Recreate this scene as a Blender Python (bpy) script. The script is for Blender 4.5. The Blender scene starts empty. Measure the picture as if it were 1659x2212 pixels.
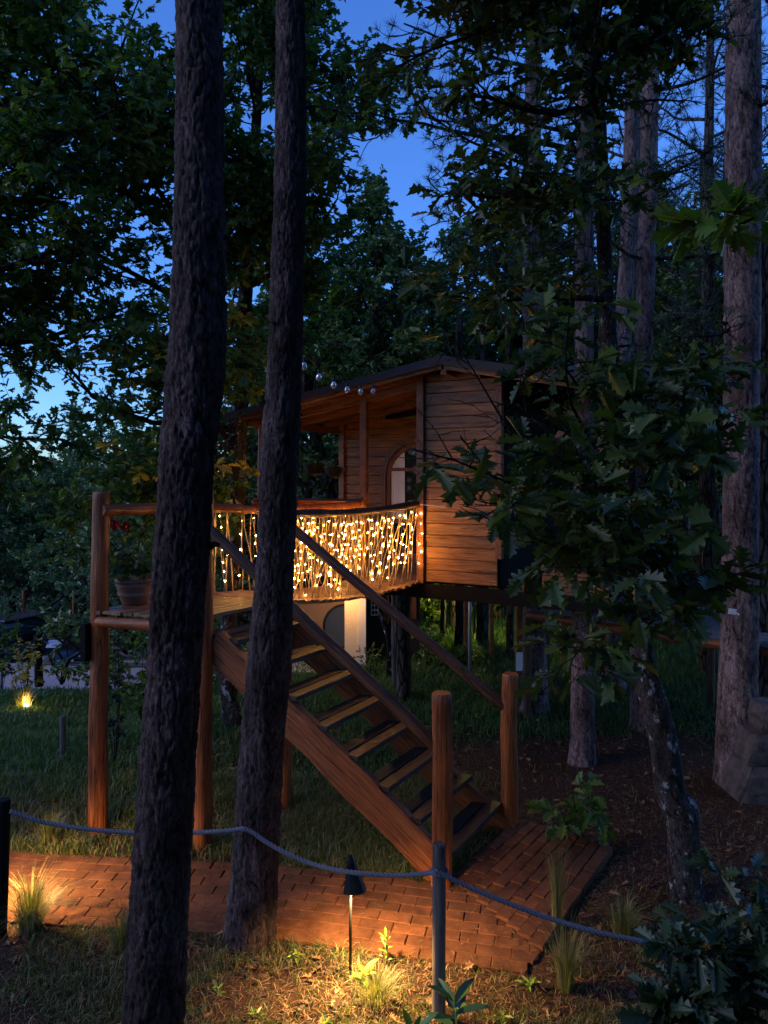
import bpy, math, random
import numpy as np
from mathutils import Vector, Matrix, geometry
R = math.radians
scene = bpy.context.scene
COL = scene.collection

# ------------------------------------------------------------------ camera, sky, light, exposure
F, EYE, HV, HU = 1640.0, 3.4, 1035.0, 829.5
cam_d = bpy.data.cameras.new('camera'); cam = bpy.data.objects.new('camera', cam_d); COL.objects.link(cam)
cam.location = (0, 0, EYE); cam.rotation_euler = (R(90), 0, 0)
cam_d.sensor_width = 36; cam_d.lens = F / 2212 * 36; cam_d.shift_y = -(1106 - HV) / 2212
cam_d.clip_start = 0.05; cam_d.clip_end = 600
scene.camera = cam
SUN_EL, SUN_ROT = 7.0, 262.0
world = bpy.data.worlds.new("World"); scene.world = world; world.use_nodes = True
wn = world.node_tree; wbg = wn.nodes['Background']
sky = wn.nodes.new('ShaderNodeTexSky'); sky.sky_type = 'NISHITA'; sky.sun_disc = False
sky.sun_elevation = R(SUN_EL); sky.sun_rotation = R(SUN_ROT); sky.air_density = 1.0; sky.dust_density = 0.0; sky.ozone_density = 3.0
tint = wn.nodes.new('ShaderNodeMix'); tint.data_type = 'RGBA'; tint.blend_type = 'MULTIPLY'; tint.inputs[0].default_value = 1
tint.inputs[7].default_value = (0.37, 0.54, 1.0, 1)
wn.links.new(sky.outputs[0], tint.inputs[6]); wn.links.new(tint.outputs[2], wbg.inputs[0])
wbg.inputs[1].default_value = 0.117
sun_d = bpy.data.lights.new('dusk_glow', 'SUN'); sun_d.energy = 0.24; sun_d.angle = R(30); sun_d.color = (1.0, 0.86, 0.86)
sun = bpy.data.objects.new('dusk_glow', sun_d); COL.objects.link(sun)
sun.rotation_euler = Vector((-0.85, -0.22, 0.55)).to_track_quat('Z', 'Y').to_euler()
scene.view_settings.view_transform = 'Standard'; scene.view_settings.look = 'None'
scene.view_settings.exposure = 2.0; scene.view_settings.gamma = 1
scene.render.engine = 'CYCLES'
cy = scene.cycles
cy.use_denoising = True
cy.max_bounces = 6; cy.diffuse_bounces = 3; cy.glossy_bounces = 3; cy.transmission_bounces = 4; cy.transparent_max_bounces = 6
cy.sample_clamp_indirect = 3.0
cy.use_light_tree = True

# ------------------------------------------------------------------ helpers
def P(u, v, d): return Vector(((u - HU) / F * d, d, EYE - (v - HV) / F * d))
def sstep(a, b, x):
    t = np.clip((x - a) / (b - a), 0, 1); return t * t * (3 - 2 * t)
def hground(x, y):
    x = np.asarray(x, float); y = np.asarray(y, float)
    s = sstep(0.3, 3.2, -x - 0.08 * y)
    z = -s * 0.175 * np.clip(y - 9.0, 0, 26)
    z = z + 0.02 * np.sin(x * 2.1 + 1.3) * np.sin(y * 1.7) * sstep(7.2, 9, y) 
    z = z + 0.05 * np.sin(x * 0.7 + .4) * np.sin(y * 0.9 + 1) * sstep(8.5, 12, y)
    return z
def hz(x, y): return float(hground(x, y))

WM = {}
def wm(o): return WM.get(o.name, Matrix.Identity(4))
def link(o, M=None, parent=None):
    COL.objects.link(o)
    M = M if M is not None else Matrix.Identity(4)
    WM[o.name] = M
    o.matrix_basis = M
    if parent is not None:
        o.parent = parent; o.matrix_parent_inverse = wm(parent).inverted()
    return o
def tag(o, label=None, cat=None, group=None, kind=None):
    if label: o['label'] = label
    if cat: o['category'] = cat
    if group: o['group'] = group
    if kind: o['kind'] = kind
    return o
def thing(name, loc, label, cat, group=None):
    o = bpy.data.objects.new(name, None); o.empty_display_size = .1
    link(o, Matrix.Translation(Vector(loc))); return tag(o, label, cat, group)
def mesh_np(name, V, Fc, mat, attrs=None, smooth=False):
    """V (n,3), Fc (m,k) uniform polygons"""
    me = bpy.data.meshes.new(name)
    V = np.asarray(V, np.float32); Fc = np.asarray(Fc, np.int32)
    k = Fc.shape[1]; m = len(Fc)
    me.vertices.add(len(V)); me.vertices.foreach_set('co', V.ravel())
    me.loops.add(m * k); me.loops.foreach_set('vertex_index', Fc.ravel())
    me.polygons.add(m); me.polygons.foreach_set('loop_start', np.arange(0, m * k, k, dtype=np.int32))
    me.update(calc_edges=True)
    if smooth: me.polygons.foreach_set('use_smooth', np.ones(m, bool))
    if attrs:
        for an, (dom, arr) in attrs.items():
            a = me.attributes.new(an, 'FLOAT', dom); a.data.foreach_set('value', np.asarray(arr, np.float32))
    if mat: me.materials.append(mat)
    return me
def mesh_py(name, V, Fc, mat, smooth=False):
    me = bpy.data.meshes.new(name); me.from_pydata([tuple(v) for v in V], [], Fc); me.update()
    if smooth:
        me.polygons.foreach_set('use_smooth', np.ones(len(me.polygons), bool))
    if mat: me.materials.append(mat)
    return me
def obj(name, me, parent=None, M=None): return link(bpy.data.objects.new(name, me), M, parent)
def copy_tree(o, M, label=None, parent=None):
    """copy a thing with its parts and sub-parts; M = new world matrix of the thing"""
    c = o.copy(); COL.objects.link(c); 
    if parent is None:
        c.matrix_basis = M; WM[c.name] = M
    else: c.parent = parent
    if label: c['label'] = label
    for ch in o.children: copy_tree(ch, None, None, c)
    return c
def zframe(p0, p1, up=None):
    """matrix: origin p0, local +Z towards p1"""
    p0 = Vector(p0); d = Vector(p1) - p0
    q = d.to_track_quat('Z', 'Y'); return Matrix.Translation(p0) @ q.to_matrix().to_4x4()
def frame(o, ax, az):
    ax = Vector(ax).normalized(); az = Vector(az); az = (az - ax * az.dot(ax)).normalized(); ay = az.cross(ax)
    M = Matrix((ax, ay, az)).transposed().to_4x4(); M.translation = Vector(o); return M
class MB:
    def __init__(s): s.v = []; s.f = []
    def add(s, V, Fc):
        n = len(s.v); s.v += [tuple(v) for v in V]; s.f += [tuple(i + n for i in f) for f in Fc]
    def box(s, c, sz, M=None, cham=0):
        x, y, z = sz[0] / 2, sz[1] / 2, sz[2] / 2
        if cham:
            c_ = cham; pr = [(-y + c_, -z), (y - c_, -z), (y, -z + c_), (y, z - c_), (y - c_, z), (-y + c_, z), (-y, z - c_), (-y, -z + c_)]
            V = [Vector((sx * x, a, b)) for sx in (-1, 1) for a, b in pr]
            Fc = [tuple(range(7, -1, -1)), tuple(range(8, 16))] + [(i, (i + 1) % 8, 8 + (i + 1) % 8, 8 + i) for i in range(8)]
        else:
            V = [Vector((sx * x, sy * y, sz_ * z)) for sx in (-1, 1) for sy in (-1, 1) for sz_ in (-1, 1)]
            Fc = [(0, 1, 3, 2), (4, 6, 7, 5), (0, 4, 5, 1), (2, 3, 7, 6), (0, 2, 6, 4), (1, 5, 7, 3)]
        c = Vector(c)
        V = [v + c for v in V]
        if M is not None: V = [M @ v for v in V]
        s.add(V, Fc)
    def tube(s, pts, rad, n=6, caps=True):
        pts = [Vector(p) for p in pts]; m = len(pts)
        if not hasattr(rad, '__len__'): rad = [rad] * m
        V = []; ref = Vector((0.31, 0.87, 0.38)).normalized()
        for i in range(m):
            t = (pts[min(i + 1, m - 1)] - pts[max(i - 1, 0)])
            if t.length < 1e-9: t = Vector((0, 0, 1))
            t.normalize()
            a = t.cross(ref)
            if a.length < 1e-3: a = t.cross(Vector((1, 0, 0)))
            a.normalize(); b = t.cross(a)
            for k in range(n):
                an = 2 * math.pi * k / n; V.append(pts[i] + (a * math.cos(an) + b * math.sin(an)) * rad[i])
        Fc = [(i * n + k, i * n + (k + 1) % n, (i + 1) * n + (k + 1) % n, (i + 1) * n + k) for i in range(m - 1) for k in range(n)]
        if caps: Fc += [tuple(range(n - 1, -1, -1)), tuple((m - 1) * n + k for k in range(n))]
        s.add(V, Fc)
    def lathe(s, prof, n=20, M=None, a0=0, a1=2 * math.pi):
        full = abs(a1 - a0 - 2 * math.pi) < 1e-6; nn = n if full else n + 1
        V = []
        for r, z in prof:
            for k in range(nn):
                a = a0 + (a1 - a0) * k / n; V.append(Vector((r * math.cos(a), r * math.sin(a), z)))
        if M is not None: V = [M @ v for v in V]
        Fc = []
        for i in range(len(prof) - 1):
            for k in range(n):
                k2 = (k + 1) % nn; Fc.append((i * nn + k, i * nn + k2, (i + 1) * nn + k2, (i + 1) * nn + k))
        s.add(V, Fc)
    def build(s, name, mat, parent=None, M=None, smooth=False):
        return obj(name, mesh_py(name, s.v, s.f, mat, smooth), parent, M)
def rnd(a, b): return random.uniform(a, b)
def catmull(pts, n=8):
    pts = [Vector(p) for p in pts]; q = [pts[0] * 2 - pts[1]] + pts + [pts[-1] * 2 - pts[-2]]; out = []
    for i in range(1, len(q) - 2):
        for k in range(n):
            t = k / n; a, b, c, d = q[i - 1], q[i], q[i + 1], q[i + 2]
            out.append(0.5 * ((2 * b) + (-a + c) * t + (2 * a - 5 * b + 4 * c - d) * t * t + (-a + 3 * b - 3 * c + d) * t ** 3))
    out.append(pts[-1]); return out

# numpy noise
def _h(ix, iy, iz, s):
    with np.errstate(over='ignore'):
        n = (ix.astype(np.int64) * 374761393 + iy.astype(np.int64) * 668265263 + iz.astype(np.int64) * 2147483647 + s * 974711) & 0xffffffff
        n = ((n ^ (n >> 13)) * 1274126177) & 0xffffffff
        n = (n ^ (n >> 16)) & 0xffffffff
        n = (n * 2246822519) & 0xffffffff
        n = n ^ (n >> 15)
    return (n & 0xffffff) / float(0x1000000)
def vnoise(p, s=0):
    i = np.floor(p).astype(np.int64); f = p - i; f = f * f * (3 - 2 * f); r = 0
    for dx in (0, 1):
        for dy in (0, 1):
            for dz in (0, 1):
                w = (f[:, 0] if dx else 1 - f[:, 0]) * (f[:, 1] if dy else 1 - f[:, 1]) * (f[:, 2] if dz else 1 - f[:, 2])
                r = r + w * _h(i[:, 0] + dx, i[:, 1] + dy, i[:, 2] + dz, s)
    return r
def fbm(p, o=4, s=0):
    r = 0; a = .5; t = 0
    for k in range(o): r = r + a * vnoise(p * (2 ** k), s + k); t += a; a *= .5
    return r / t
def worley(p, s=0):
    i = np.floor(p).astype(np.int64); f1 = np.full(len(p), 9.); f2 = np.full(len(p), 9.); idn = np.zeros(len(p))
    for dx in (-1, 0, 1):
        for dy in (-1, 0, 1):
            for dz in (-1, 0, 1):
                cx, cy_, cz = i[:, 0] + dx, i[:, 1] + dy, i[:, 2] + dz
                q = np.stack([cx + _h(cx, cy_, cz, s), cy_ + _h(cx, cy_, cz, s + 7), cz + _h(cx, cy_, cz, s + 13)], 1)
                d = np.linalg.norm(p - q, axis=1)
                b = d < f1; f2 = np.where(b, f1, np.minimum(f2, d)); idn = np.where(b, _h(cx, cy_, cz, s + 21), idn); f1 = np.where(b, d, f1)
    return f1, f2, idn

# ------------------------------------------------------------------ materials
def newmat(name):
    m = bpy.data.materials.new(name); m.use_nodes = True; nt = m.node_tree
    b = nt.nodes['Principled BSDF']; return m, nt, b
def N(nt, t, **k):
    n = nt.nodes.new(t)
    for a, v in k.items():
        if a.startswith('i_'): n.inputs[int(a[2:]) if a[2:].isdigit() else a[2:]].default_value = v
        else: setattr(n, a, v)
    return n
def ramp(nt, fac, stops):
    r = N(nt, 'ShaderNodeValToRGB'); e = r.color_ramp.elements
    while len(e) < len(stops): e.new(.5)
    for el, (p, c) in zip(e, stops): el.position = p; el.color = (*c, 1) if len(c) == 3 else c
    nt.links.new(fac, r.inputs[0]); return r.outputs[0]
def coords(nt, scale, use='Object', rand=True):
    tc = N(nt, 'ShaderNodeTexCoord'); mp = N(nt, 'ShaderNodeMapping'); mp.inputs['Scale'].default_value = scale
    nt.links.new(tc.outputs[use], mp.inputs[0])
    if rand:
        oi = N(nt, 'ShaderNodeObjectInfo'); mm = N(nt, 'ShaderNodeMath', operation='MULTIPLY'); mm.inputs[1].default_value = 37
        nt.links.new(oi.outputs['Random'], mm.inputs[0]); cb = N(nt, 'ShaderNodeCombineXYZ')
        for i in range(3): nt.links.new(mm.outputs[0], cb.inputs[i])
        nt.links.new(cb.outputs[0], mp.inputs['Location'])
    return mp.outputs[0]
def noise(nt, vec, sc, det=5, rough=.6, dist=0):
    n = N(nt, 'ShaderNodeTexNoise'); n.inputs['Scale'].default_value = sc; n.inputs['Detail'].default_value = det
    n.inputs['Roughness'].default_value = rough; n.inputs['Distortion'].default_value = dist
    nt.links.new(vec, n.inputs['Vector']); return n.outputs[0]
def bump(nt, b, h, st, dist=.01):
    bp = N(nt, 'ShaderNodeBump'); bp.inputs['Strength'].default_value = st; bp.inputs['Distance'].default_value = dist
    nt.links.new(h, bp.inputs['Height']); nt.links.new(bp.outputs[0], b.inputs['Normal']); return bp
def mixc(nt, fac, a, b, mode='MIX'):
    m = N(nt, 'ShaderNodeMix', data_type='RGBA', blend_type=mode)
    for s, v in ((0, fac), (6, a), (7, b)):
        if isinstance(v, (int, float)): m.inputs[s].default_value = v
        elif isinstance(v, tuple): m.inputs[s].default_value = (*v, 1)
        else: nt.links.new(v, m.inputs[s])
    return m.outputs[2]
def wood(name, c0, c1, c2, axis='z', rough=.5, bstr=.5, spec=.3, knots=True):
    m, nt, b = newmat(name)
    sc = {'z': (1, 1, .05), 'x': (.05, 1, 1)}[axis]
    v = coords(nt, sc); g = noise(nt, v, 55, 6, .65, .6)
    v2 = coords(nt, {'z': (1, 1, .25), 'x': (.25, 1, 1)}[axis]); g2 = noise(nt, v2, 7, 3, .5, .5)
    col = ramp(nt, g, [(.30, c0), (.5, c1), (.72, c2)])
    oi = N(nt, 'ShaderNodeObjectInfo'); rr = ramp(nt, oi.outputs['Random'], [(0, (.72, .72, .72)), (1, (1.2, 1.15, 1.1))])
    col = mixc(nt, 1.0, col, rr, 'MULTIPLY')
    dk = ramp(nt, g2, [(.25, (.35, .3, .28)), (.55, (1, 1, 1))]); col = mixc(nt, .8, col, dk, 'MULTIPLY')
    ck = noise(nt, coords(nt, {'z': (1, 1, .025), 'x': (.025, 1, 1)}[axis]), 13, 3, .55); col = mixc(nt, 1.0, col, ramp(nt, ck, [(.484, (1, 1, 1)), (.5, (.12, .1, .1)), (.516, (1, 1, 1))]), 'MULTIPLY')
    kn = noise(nt, coords(nt, {'z': (1, 1, .45), 'x': (.45, 1, 1)}[axis]), 9, 2, .5); col = mixc(nt, 1.0, col, ramp(nt, kn, [(.70, (1, 1, 1)), (.76, (.22, .18, .16))]), 'MULTIPLY')
    nt.links.new(col, b.inputs['Base Color']); b.inputs['Roughness'].default_value = rough; b.inputs['Specular IOR Level'].default_value = spec
    mx = N(nt, 'ShaderNodeMath', operation='ADD'); nt.links.new(g, mx.inputs[0]); nt.links.new(g2, mx.inputs[1])
    bump(nt, b, mx.outputs[0], bstr, .012); return m
M_LOG = wood('log_wood', (.11, .028, .009), (.27, .078, .022), (.42, .14, .042), 'z', .42, .6, .35)
M_LOGD = wood('weathered_log_wood', (.035, .018, .012), (.10, .045, .025), (.19, .09, .055), 'z', .5, .7, .3)
M_BEAM = wood('beam_wood', (.13, .036, .011), (.28, .088, .027), (.45, .16, .055), 'x', .5, .6, .3)
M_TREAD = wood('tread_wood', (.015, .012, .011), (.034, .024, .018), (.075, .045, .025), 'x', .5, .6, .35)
M_PLANK = wood('deck_plank_wood', (.10, .055, .03), (.24, .13, .065), (.36, .21, .10), 'x', .4, .5, .4)
M_WALL = wood('wall_board_wood', (.08, .03, .009), (.225, .092, .024), (.38, .17, .05), 'x', .45, .5, .35)
M_TRIM = wood('trim_wood', (.09, .03, .012), (.20, .075, .028), (.30, .12, .045), 'z', .45, .5, .35)
M_TRIMX = wood('rafter_wood', (.08, .03, .012), (.19, .075, .028), (.28, .12, .045), 'x', .5, .5, .3)
M_GREYW = wood('grey_weathered_wood', (.05, .045, .045), (.10, .09, .085), (.17, .15, .14), 'z', .7, .6, .2)
def plain(name, c, rough=.6, metal=0, nscale=0, var=.3, bstr=0, spec=.3):
    m, nt, b = newmat(name)
    if nscale:
        v = coords(nt, (1, 1, 1)); n = noise(nt, v, nscale, 6, .65)
        col = ramp(nt, n, [(.3, tuple(x * (1 - var) for x in c)), (.7, tuple(min(1, x * (1 + var)) for x in c))])
        nt.links.new(col, b.inputs['Base Color'])
        if bstr: bump(nt, b, n, bstr, .01)
    else: b.inputs['Base Color'].default_value = (*c, 1)
    b.inputs['Roughness'].default_value = rough; b.inputs['Metallic'].default_value = metal; b.inputs['Specular IOR Level'].default_value = spec
    return m
M_BLACKW = plain('black_and_shaded_wood', (.008, .007, .007), .8, 0, 20, .4, .3, spec=.1)  # black also stands in for shade on the cabin's unlit right side
M_ROOF = plain('roof_edge_bitumen', (.035, .028, .032), .7, 0, 30, .3, .3)
M_BLACK = plain('black_metal', (.012, .012, .014), .35, .3, 40, .3)
M_DARKPOT = plain('dark_pot_plastic', (.018, .015, .014), .5, 0, 30, .3)
M_TERRA = plain('terracotta', (.15, .075, .05), .7, 0, 25, .3, .3)
M_TERRA2 = plain('pale_clay', (.30, .22, .15), .8)
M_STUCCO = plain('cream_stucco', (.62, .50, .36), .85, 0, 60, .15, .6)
M_STUCCO3 = plain('dimmed_stucco', (.26, .15, .08), .85, 0, 60, .15, .5)  # cream wall's weaker lighting put into a darker colour
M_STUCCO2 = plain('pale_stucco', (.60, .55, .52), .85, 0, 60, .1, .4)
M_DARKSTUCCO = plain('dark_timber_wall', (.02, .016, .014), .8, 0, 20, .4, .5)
M_WHITE = plain('white_paint', (.75, .75, .78), .5, 0, 40, .05)
M_GLASSD = plain('dark_glass', (.02, .022, .025), .05, 0, spec=.8)
M_CURTAIN = plain('white_curtain', (.72, .70, .72), .9, 0, 50, .08)
M_STONE = plain('grey_stone', (.085, .068, .064), .9, 0, 9, .55, 1.0)
M_GRAVEL = plain('gravel', (.40, .32, .31), .9, 0, 60, .5, .9)
M_CORD = plain('white_cord', (.6, .58, .5), .7)
M_WIRE = plain('black_wire', (.01, .01, .01), .6)
M_TUBE = plain('grey_pipe', (.35, .37, .42), .4, .4)
M_HEMP = plain('hemp_rope', (.58, .42, .18), .85, 0, 120, .3, .4)
M_STONEGREY = plain('flint', (.3, .28, .27), .8, 0, 30, .3, .5)

def emit(name, c, s):
    m = bpy.data.materials.new(name); m.use_nodes = True; nt = m.node_tree
    b = nt.nodes['Principled BSDF']; b.inputs['Base Color'].default_value = (.8, .7, .5, 1)
    b.inputs['Emission Color'].default_value = (*c, 1); b.inputs['Emission Strength'].default_value = s; return m
M_BULB = emit('warm_bulb_glow', (1.0, .46, .09), 72)
M_LED = emit('warm_led_glow', (1.0, .60, .22), 25)

def leafmat(name, c0, c1, c2, trans=.35, rough=.5):
    m, nt, b = newmat(name)
    a = N(nt, 'ShaderNodeAttribute', attribute_name='rnd'); oi = N(nt, 'ShaderNodeObjectInfo')
    ad = N(nt, 'ShaderNodeMath', operation='ADD'); nt.links.new(a.outputs['Fac'], ad.inputs[0]); nt.links.new(oi.outputs['Random'], ad.inputs[1])
    fr = N(nt, 'ShaderNodeMath', operation='FRACT'); nt.links.new(ad.outputs[0], fr.inputs[0])
    col = ramp(nt, fr.outputs[0], [(0, c0), (.55, c1), (.95, c2)])
    nt.links.new(col, b.inputs['Base Color']); b.inputs['Roughness'].default_value = rough - .06; b.inputs['Specular IOR Level'].default_value = .5
    tr = N(nt, 'ShaderNodeBsdfTranslucent'); tc = mixc(nt, 1.0, col, (1.3, 1.5, .5), 'MULTIPLY'); nt.links.new(tc, tr.inputs[0])
    ms = N(nt, 'ShaderNodeMixShader'); ms.inputs[0].default_value = trans
    out = nt.nodes['Material Output']; nt.links.new(b.outputs[0], ms.inputs[1]); nt.links.new(tr.outputs[0], ms.inputs[2]); nt.links.new(ms.outputs[0], out.inputs[0])
    return m
M_OAK = leafmat('oak_leaves', (.03, .075, .02), (.07, .14, .03), (.14, .20, .04))
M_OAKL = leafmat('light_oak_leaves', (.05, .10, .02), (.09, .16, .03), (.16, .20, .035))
M_OAKD = leafmat('shade_dark_oak_leaves', (.022, .048, .018), (.05, .085, .022), (.10, .13, .025), .3)  # backlit shade of the right-hand oak put into a darker leaf colour
M_NEEDLE = leafmat('pine_needles', (.02, .04, .025), (.035, .06, .035), (.05, .08, .04), .1)
M_FARLEAF = leafmat('far_leaves', (.05, .11, .045), (.09, .16, .06), (.15, .21, .07), .2)
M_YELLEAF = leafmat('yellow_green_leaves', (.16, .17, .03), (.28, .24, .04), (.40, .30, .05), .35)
M_GRASS = leafmat('grass_blades', (.035, .065, .015), (.08, .125, .03), (.26, .21, .09), .3, .6)
M_GRASSG = leafmat('lush_grass_blades', (.03, .08, .02), (.05, .12, .03), (.09, .16, .04), .3, .6)
M_TUFT = leafmat('tuft_blades', (.07, .10, .03), (.15, .16, .06), (.32, .26, .12), .3, .6)
M_LITTER = leafmat('pine_litter', (.07, .035, .02), (.16, .085, .04), (.30, .17, .08), .05, .8)
M_WEED = leafmat('weed_leaves', (.12, .22, .03), (.20, .32, .04), (.26, .36, .05), .4)
M_LAUREL = leafmat('laurel_leaves', (.02, .06, .02), (.03, .08, .025), (.04, .10, .03), .1, .3)
M_REDFL = leafmat('red_petals', (.16, .006, .006), (.24, .01, .01), (.3, .015, .015), .3)
M_GERAN = leafmat('geranium_leaves', (.03, .06, .02), (.06, .10, .03), (.12, .13, .03), .3)
M_REDBUSH = leafmat('reddish_leaves', (.30, .08, .04), (.40, .16, .05), (.35, .30, .06), .3)

M_OAKDD = leafmat('shaded_oak_leaves', (.012, .03, .012), (.02, .045, .016), (.035, .06, .016), .15)  # darker copy of the oak leaves, painted as in shade for the corner shrub
def bark(name, c0, c1, c2, sc=9, lichen=None, geo=True, zs=.22):
    m, nt, b = newmat(name)
    v = coords(nt, (1, 1, zs), rand=True)
    nz = noise(nt, coords(nt, (1, 1, .5)), 24, 6, .7); nz2 = noise(nt, v, 14, 5, .7, .8)
    if geo:
        a = N(nt, 'ShaderNodeAttribute', attribute_name='crack'); pl = N(nt, 'ShaderNodeAttribute', attribute_name='plate')
        edge = a.outputs['Fac']; cell = pl.outputs['Fac']
    else:
        vv = mixc(nt, .12, v, N(nt, 'ShaderNodeTexNoise').outputs[1])
        vo = N(nt, 'ShaderNodeTexVoronoi', feature='DISTANCE_TO_EDGE'); vo.inputs['Scale'].default_value = sc; nt.links.new(v, vo.inputs['Vector'])
        vc = N(nt, 'ShaderNodeTexVoronoi'); vc.inputs['Scale'].default_value = sc; nt.links.new(v, vc.inputs['Vector'])
        mr = N(nt, 'ShaderNodeMapRange'); mr.inputs[2].default_value = .16; nt.links.new(vo.outputs['Distance'], mr.inputs[0]); edge = mr.outputs[0]
        cell = vc.outputs['Color']
    base = ramp(nt, nz2, [(.28, c0), (.5, c1), (.75, c2)])
    tnt = ramp(nt, cell, [(0, (.7, .68, .72)), (1, (1.25, 1.15, 1.1))]); base = mixc(nt, 1.0, base, tnt, 'MULTIPLY')
    base = mixc(nt, ramp(nt, edge, [(.15, (0, 0, 0)), (.75, (1, 1, 1))]), tuple(x * .16 for x in c0), base)
    fn = noise(nt, coords(nt, (1, 1, .35)), 95, 4, .75); base = mixc(nt, 1.0, base, ramp(nt, fn, [(.32, (.35, .35, .36)), (.5, (.95, .95, .95)), (.68, (1.7, 1.65, 1.6))]), 'MULTIPLY')
    pt = noise(nt, coords(nt, (1, 1, .5)), 3.5, 3, .6); base = mixc(nt, 1.0, base, ramp(nt, pt, [(.35, (.6, .55, .52)), (.6, (1.25, 1.2, 1.2))]), 'MULTIPLY')
    if lichen:
        li = noise(nt, coords(nt, (1, 1, .6)), 11, 6, .75); lf = ramp(nt, li, [(.56, (0, 0, 0)), (.63, (1, 1, 1))]); base = mixc(nt, lf, base, lichen)
    nt.links.new(base, b.inputs['Base Color']); b.inputs['Roughness'].default_value = .85; b.inputs['Specular IOR Level'].default_value = .15
    s = N(nt, 'ShaderNodeMath', operation='MULTIPLY_ADD'); s.inputs[1].default_value = .5; nt.links.new(nz2, s.inputs[0]); nt.links.new(nz, s.inputs[2])
    if not geo:
        s2 = N(nt, 'ShaderNodeMath', operation='MULTIPLY_ADD'); s2.inputs[1].default_value = 1.5; nt.links.new(edge, s2.inputs[0]); nt.links.new(s.outputs[0], s2.inputs[2]); s = s2
    bump(nt, b, s.outputs[0], .8, .02); return m
M_BARK = bark('pine_bark', (.022, .016, .016), (.05, .037, .036), (.13, .10, .098))
M_BARK2 = bark('lit_pine_bark', (.09, .062, .06), (.19, .145, .14), (.34, .27, .26))  # pine bark lightened, dusk light on the right-hand pines put into its colour
M_BARKOAK = bark('oak_bark', (.022, .019, .018), (.05, .045, .043), (.095, .09, .085), lichen=(.34, .35, .37))
M_BARKFAR = bark('far_bark', (.03, .027, .026), (.06, .055, .05), (.12, .11, .10), 12, geo=False)
M_BARKW = bark('twig_bark', (.02, .018, .016), (.04, .035, .03), (.07, .06, .05), 20, geo=False)

def ground_mat():
    m, nt, b = newmat('forest_floor')
    v = coords(nt, (1, 1, 1), rand=False); n1 = noise(nt, v, 45, 8, .75); n2 = noise(nt, v, 5, 5, .6); n3 = noise(nt, v, 170, 4, .7)
    soil = ramp(nt, n1, [(.3, (.028, .018, .012)), (.52, (.075, .042, .026)), (.72, (.16, .095, .055))])
    lawn = ramp(nt, n1, [(.3, (.012, .022, .008)), (.55, (.03, .05, .015)), (.75, (.06, .085, .025))])
    a = N(nt, 'ShaderNodeAttribute', attribute_name='lawn')
    ad = N(nt, 'ShaderNodeMath', operation='ADD'); nt.links.new(a.outputs['Fac'], ad.inputs[0]); nt.links.new(n2, ad.inputs[1])
    f = ramp(nt, ad.outputs[0], [(.75, (0, 0, 0)), (1.0, (1, 1, 1))])
    col = mixc(nt, f, soil, lawn); nt.links.new(col, b.inputs['Base Color']); b.inputs['Roughness'].default_value = .95; b.inputs['Specular IOR Level'].default_value = .1
    s = N(nt, 'ShaderNodeMath', operation='ADD'); nt.links.new(n1, s.inputs[0]); nt.links.new(n3, s.inputs[1]); bump(nt, b, s.outputs[0], 1.0, .03); return m
M_GROUND = ground_mat()
def brick_mat():
    m, nt, b = newmat('clay_paver')
    v = coords(nt, (1, 1, 1)); n1 = noise(nt, v, 210, 5, .8); n2 = noise(nt, v, 9, 4, .6)
    col = ramp(nt, n1, [(.28, (.06, .024, .012)), (.5, (.17, .066, .028)), (.72, (.30, .13, .06))])
    oi = N(nt, 'ShaderNodeObjectInfo'); rr = ramp(nt, oi.outputs['Random'], [(0, (.75, .72, .72)), (1, (1.15, 1.1, 1.05))]); col = mixc(nt, 1, col, rr, 'MULTIPLY')
    d = ramp(nt, n2, [(.3, (.55, .55, .5)), (.6, (1, 1, 1))]); col = mixc(nt, .8, col, d, 'MULTIPLY')
    gp = N(nt, 'ShaderNodeNewGeometry'); st_ = noise(nt, gp.outputs['Position'], 3.2, 6, .7); col = mixc(nt, 1.0, col, ramp(nt, st_, [(.32, (.45, .42, .4)), (.55, (1, 1, 1)), (.75, (1.25, 1.2, 1.1))]), 'MULTIPLY')
    ms_ = noise(nt, gp.outputs['Position'], 7, 5, .7); col = mixc(nt, ramp(nt, ms_, [(.60, (0, 0, 0)), (.72, (.45, .45, .45))]), col, (.06, .07, .02))
    nt.links.new(col, b.inputs['Base Color']); b.inputs['Roughness'].default_value = .85; b.inputs['Specular IOR Level'].default_value = .25
    bump(nt, b, n1, .9, .006); return m
M_BRICK = brick_mat()
def rope_mat():
    return plain('blue_grey_rope', (.12, .125, .16), .75, 0, 150, .35, .5)
M_ROPE = rope_mat()
def carpaint(name, c): 
    m = plain(name, c, .25, .3, spec=.6); m.node_tree.nodes['Principled BSDF'].inputs['Coat Weight'].default_value = .6; return m

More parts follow.
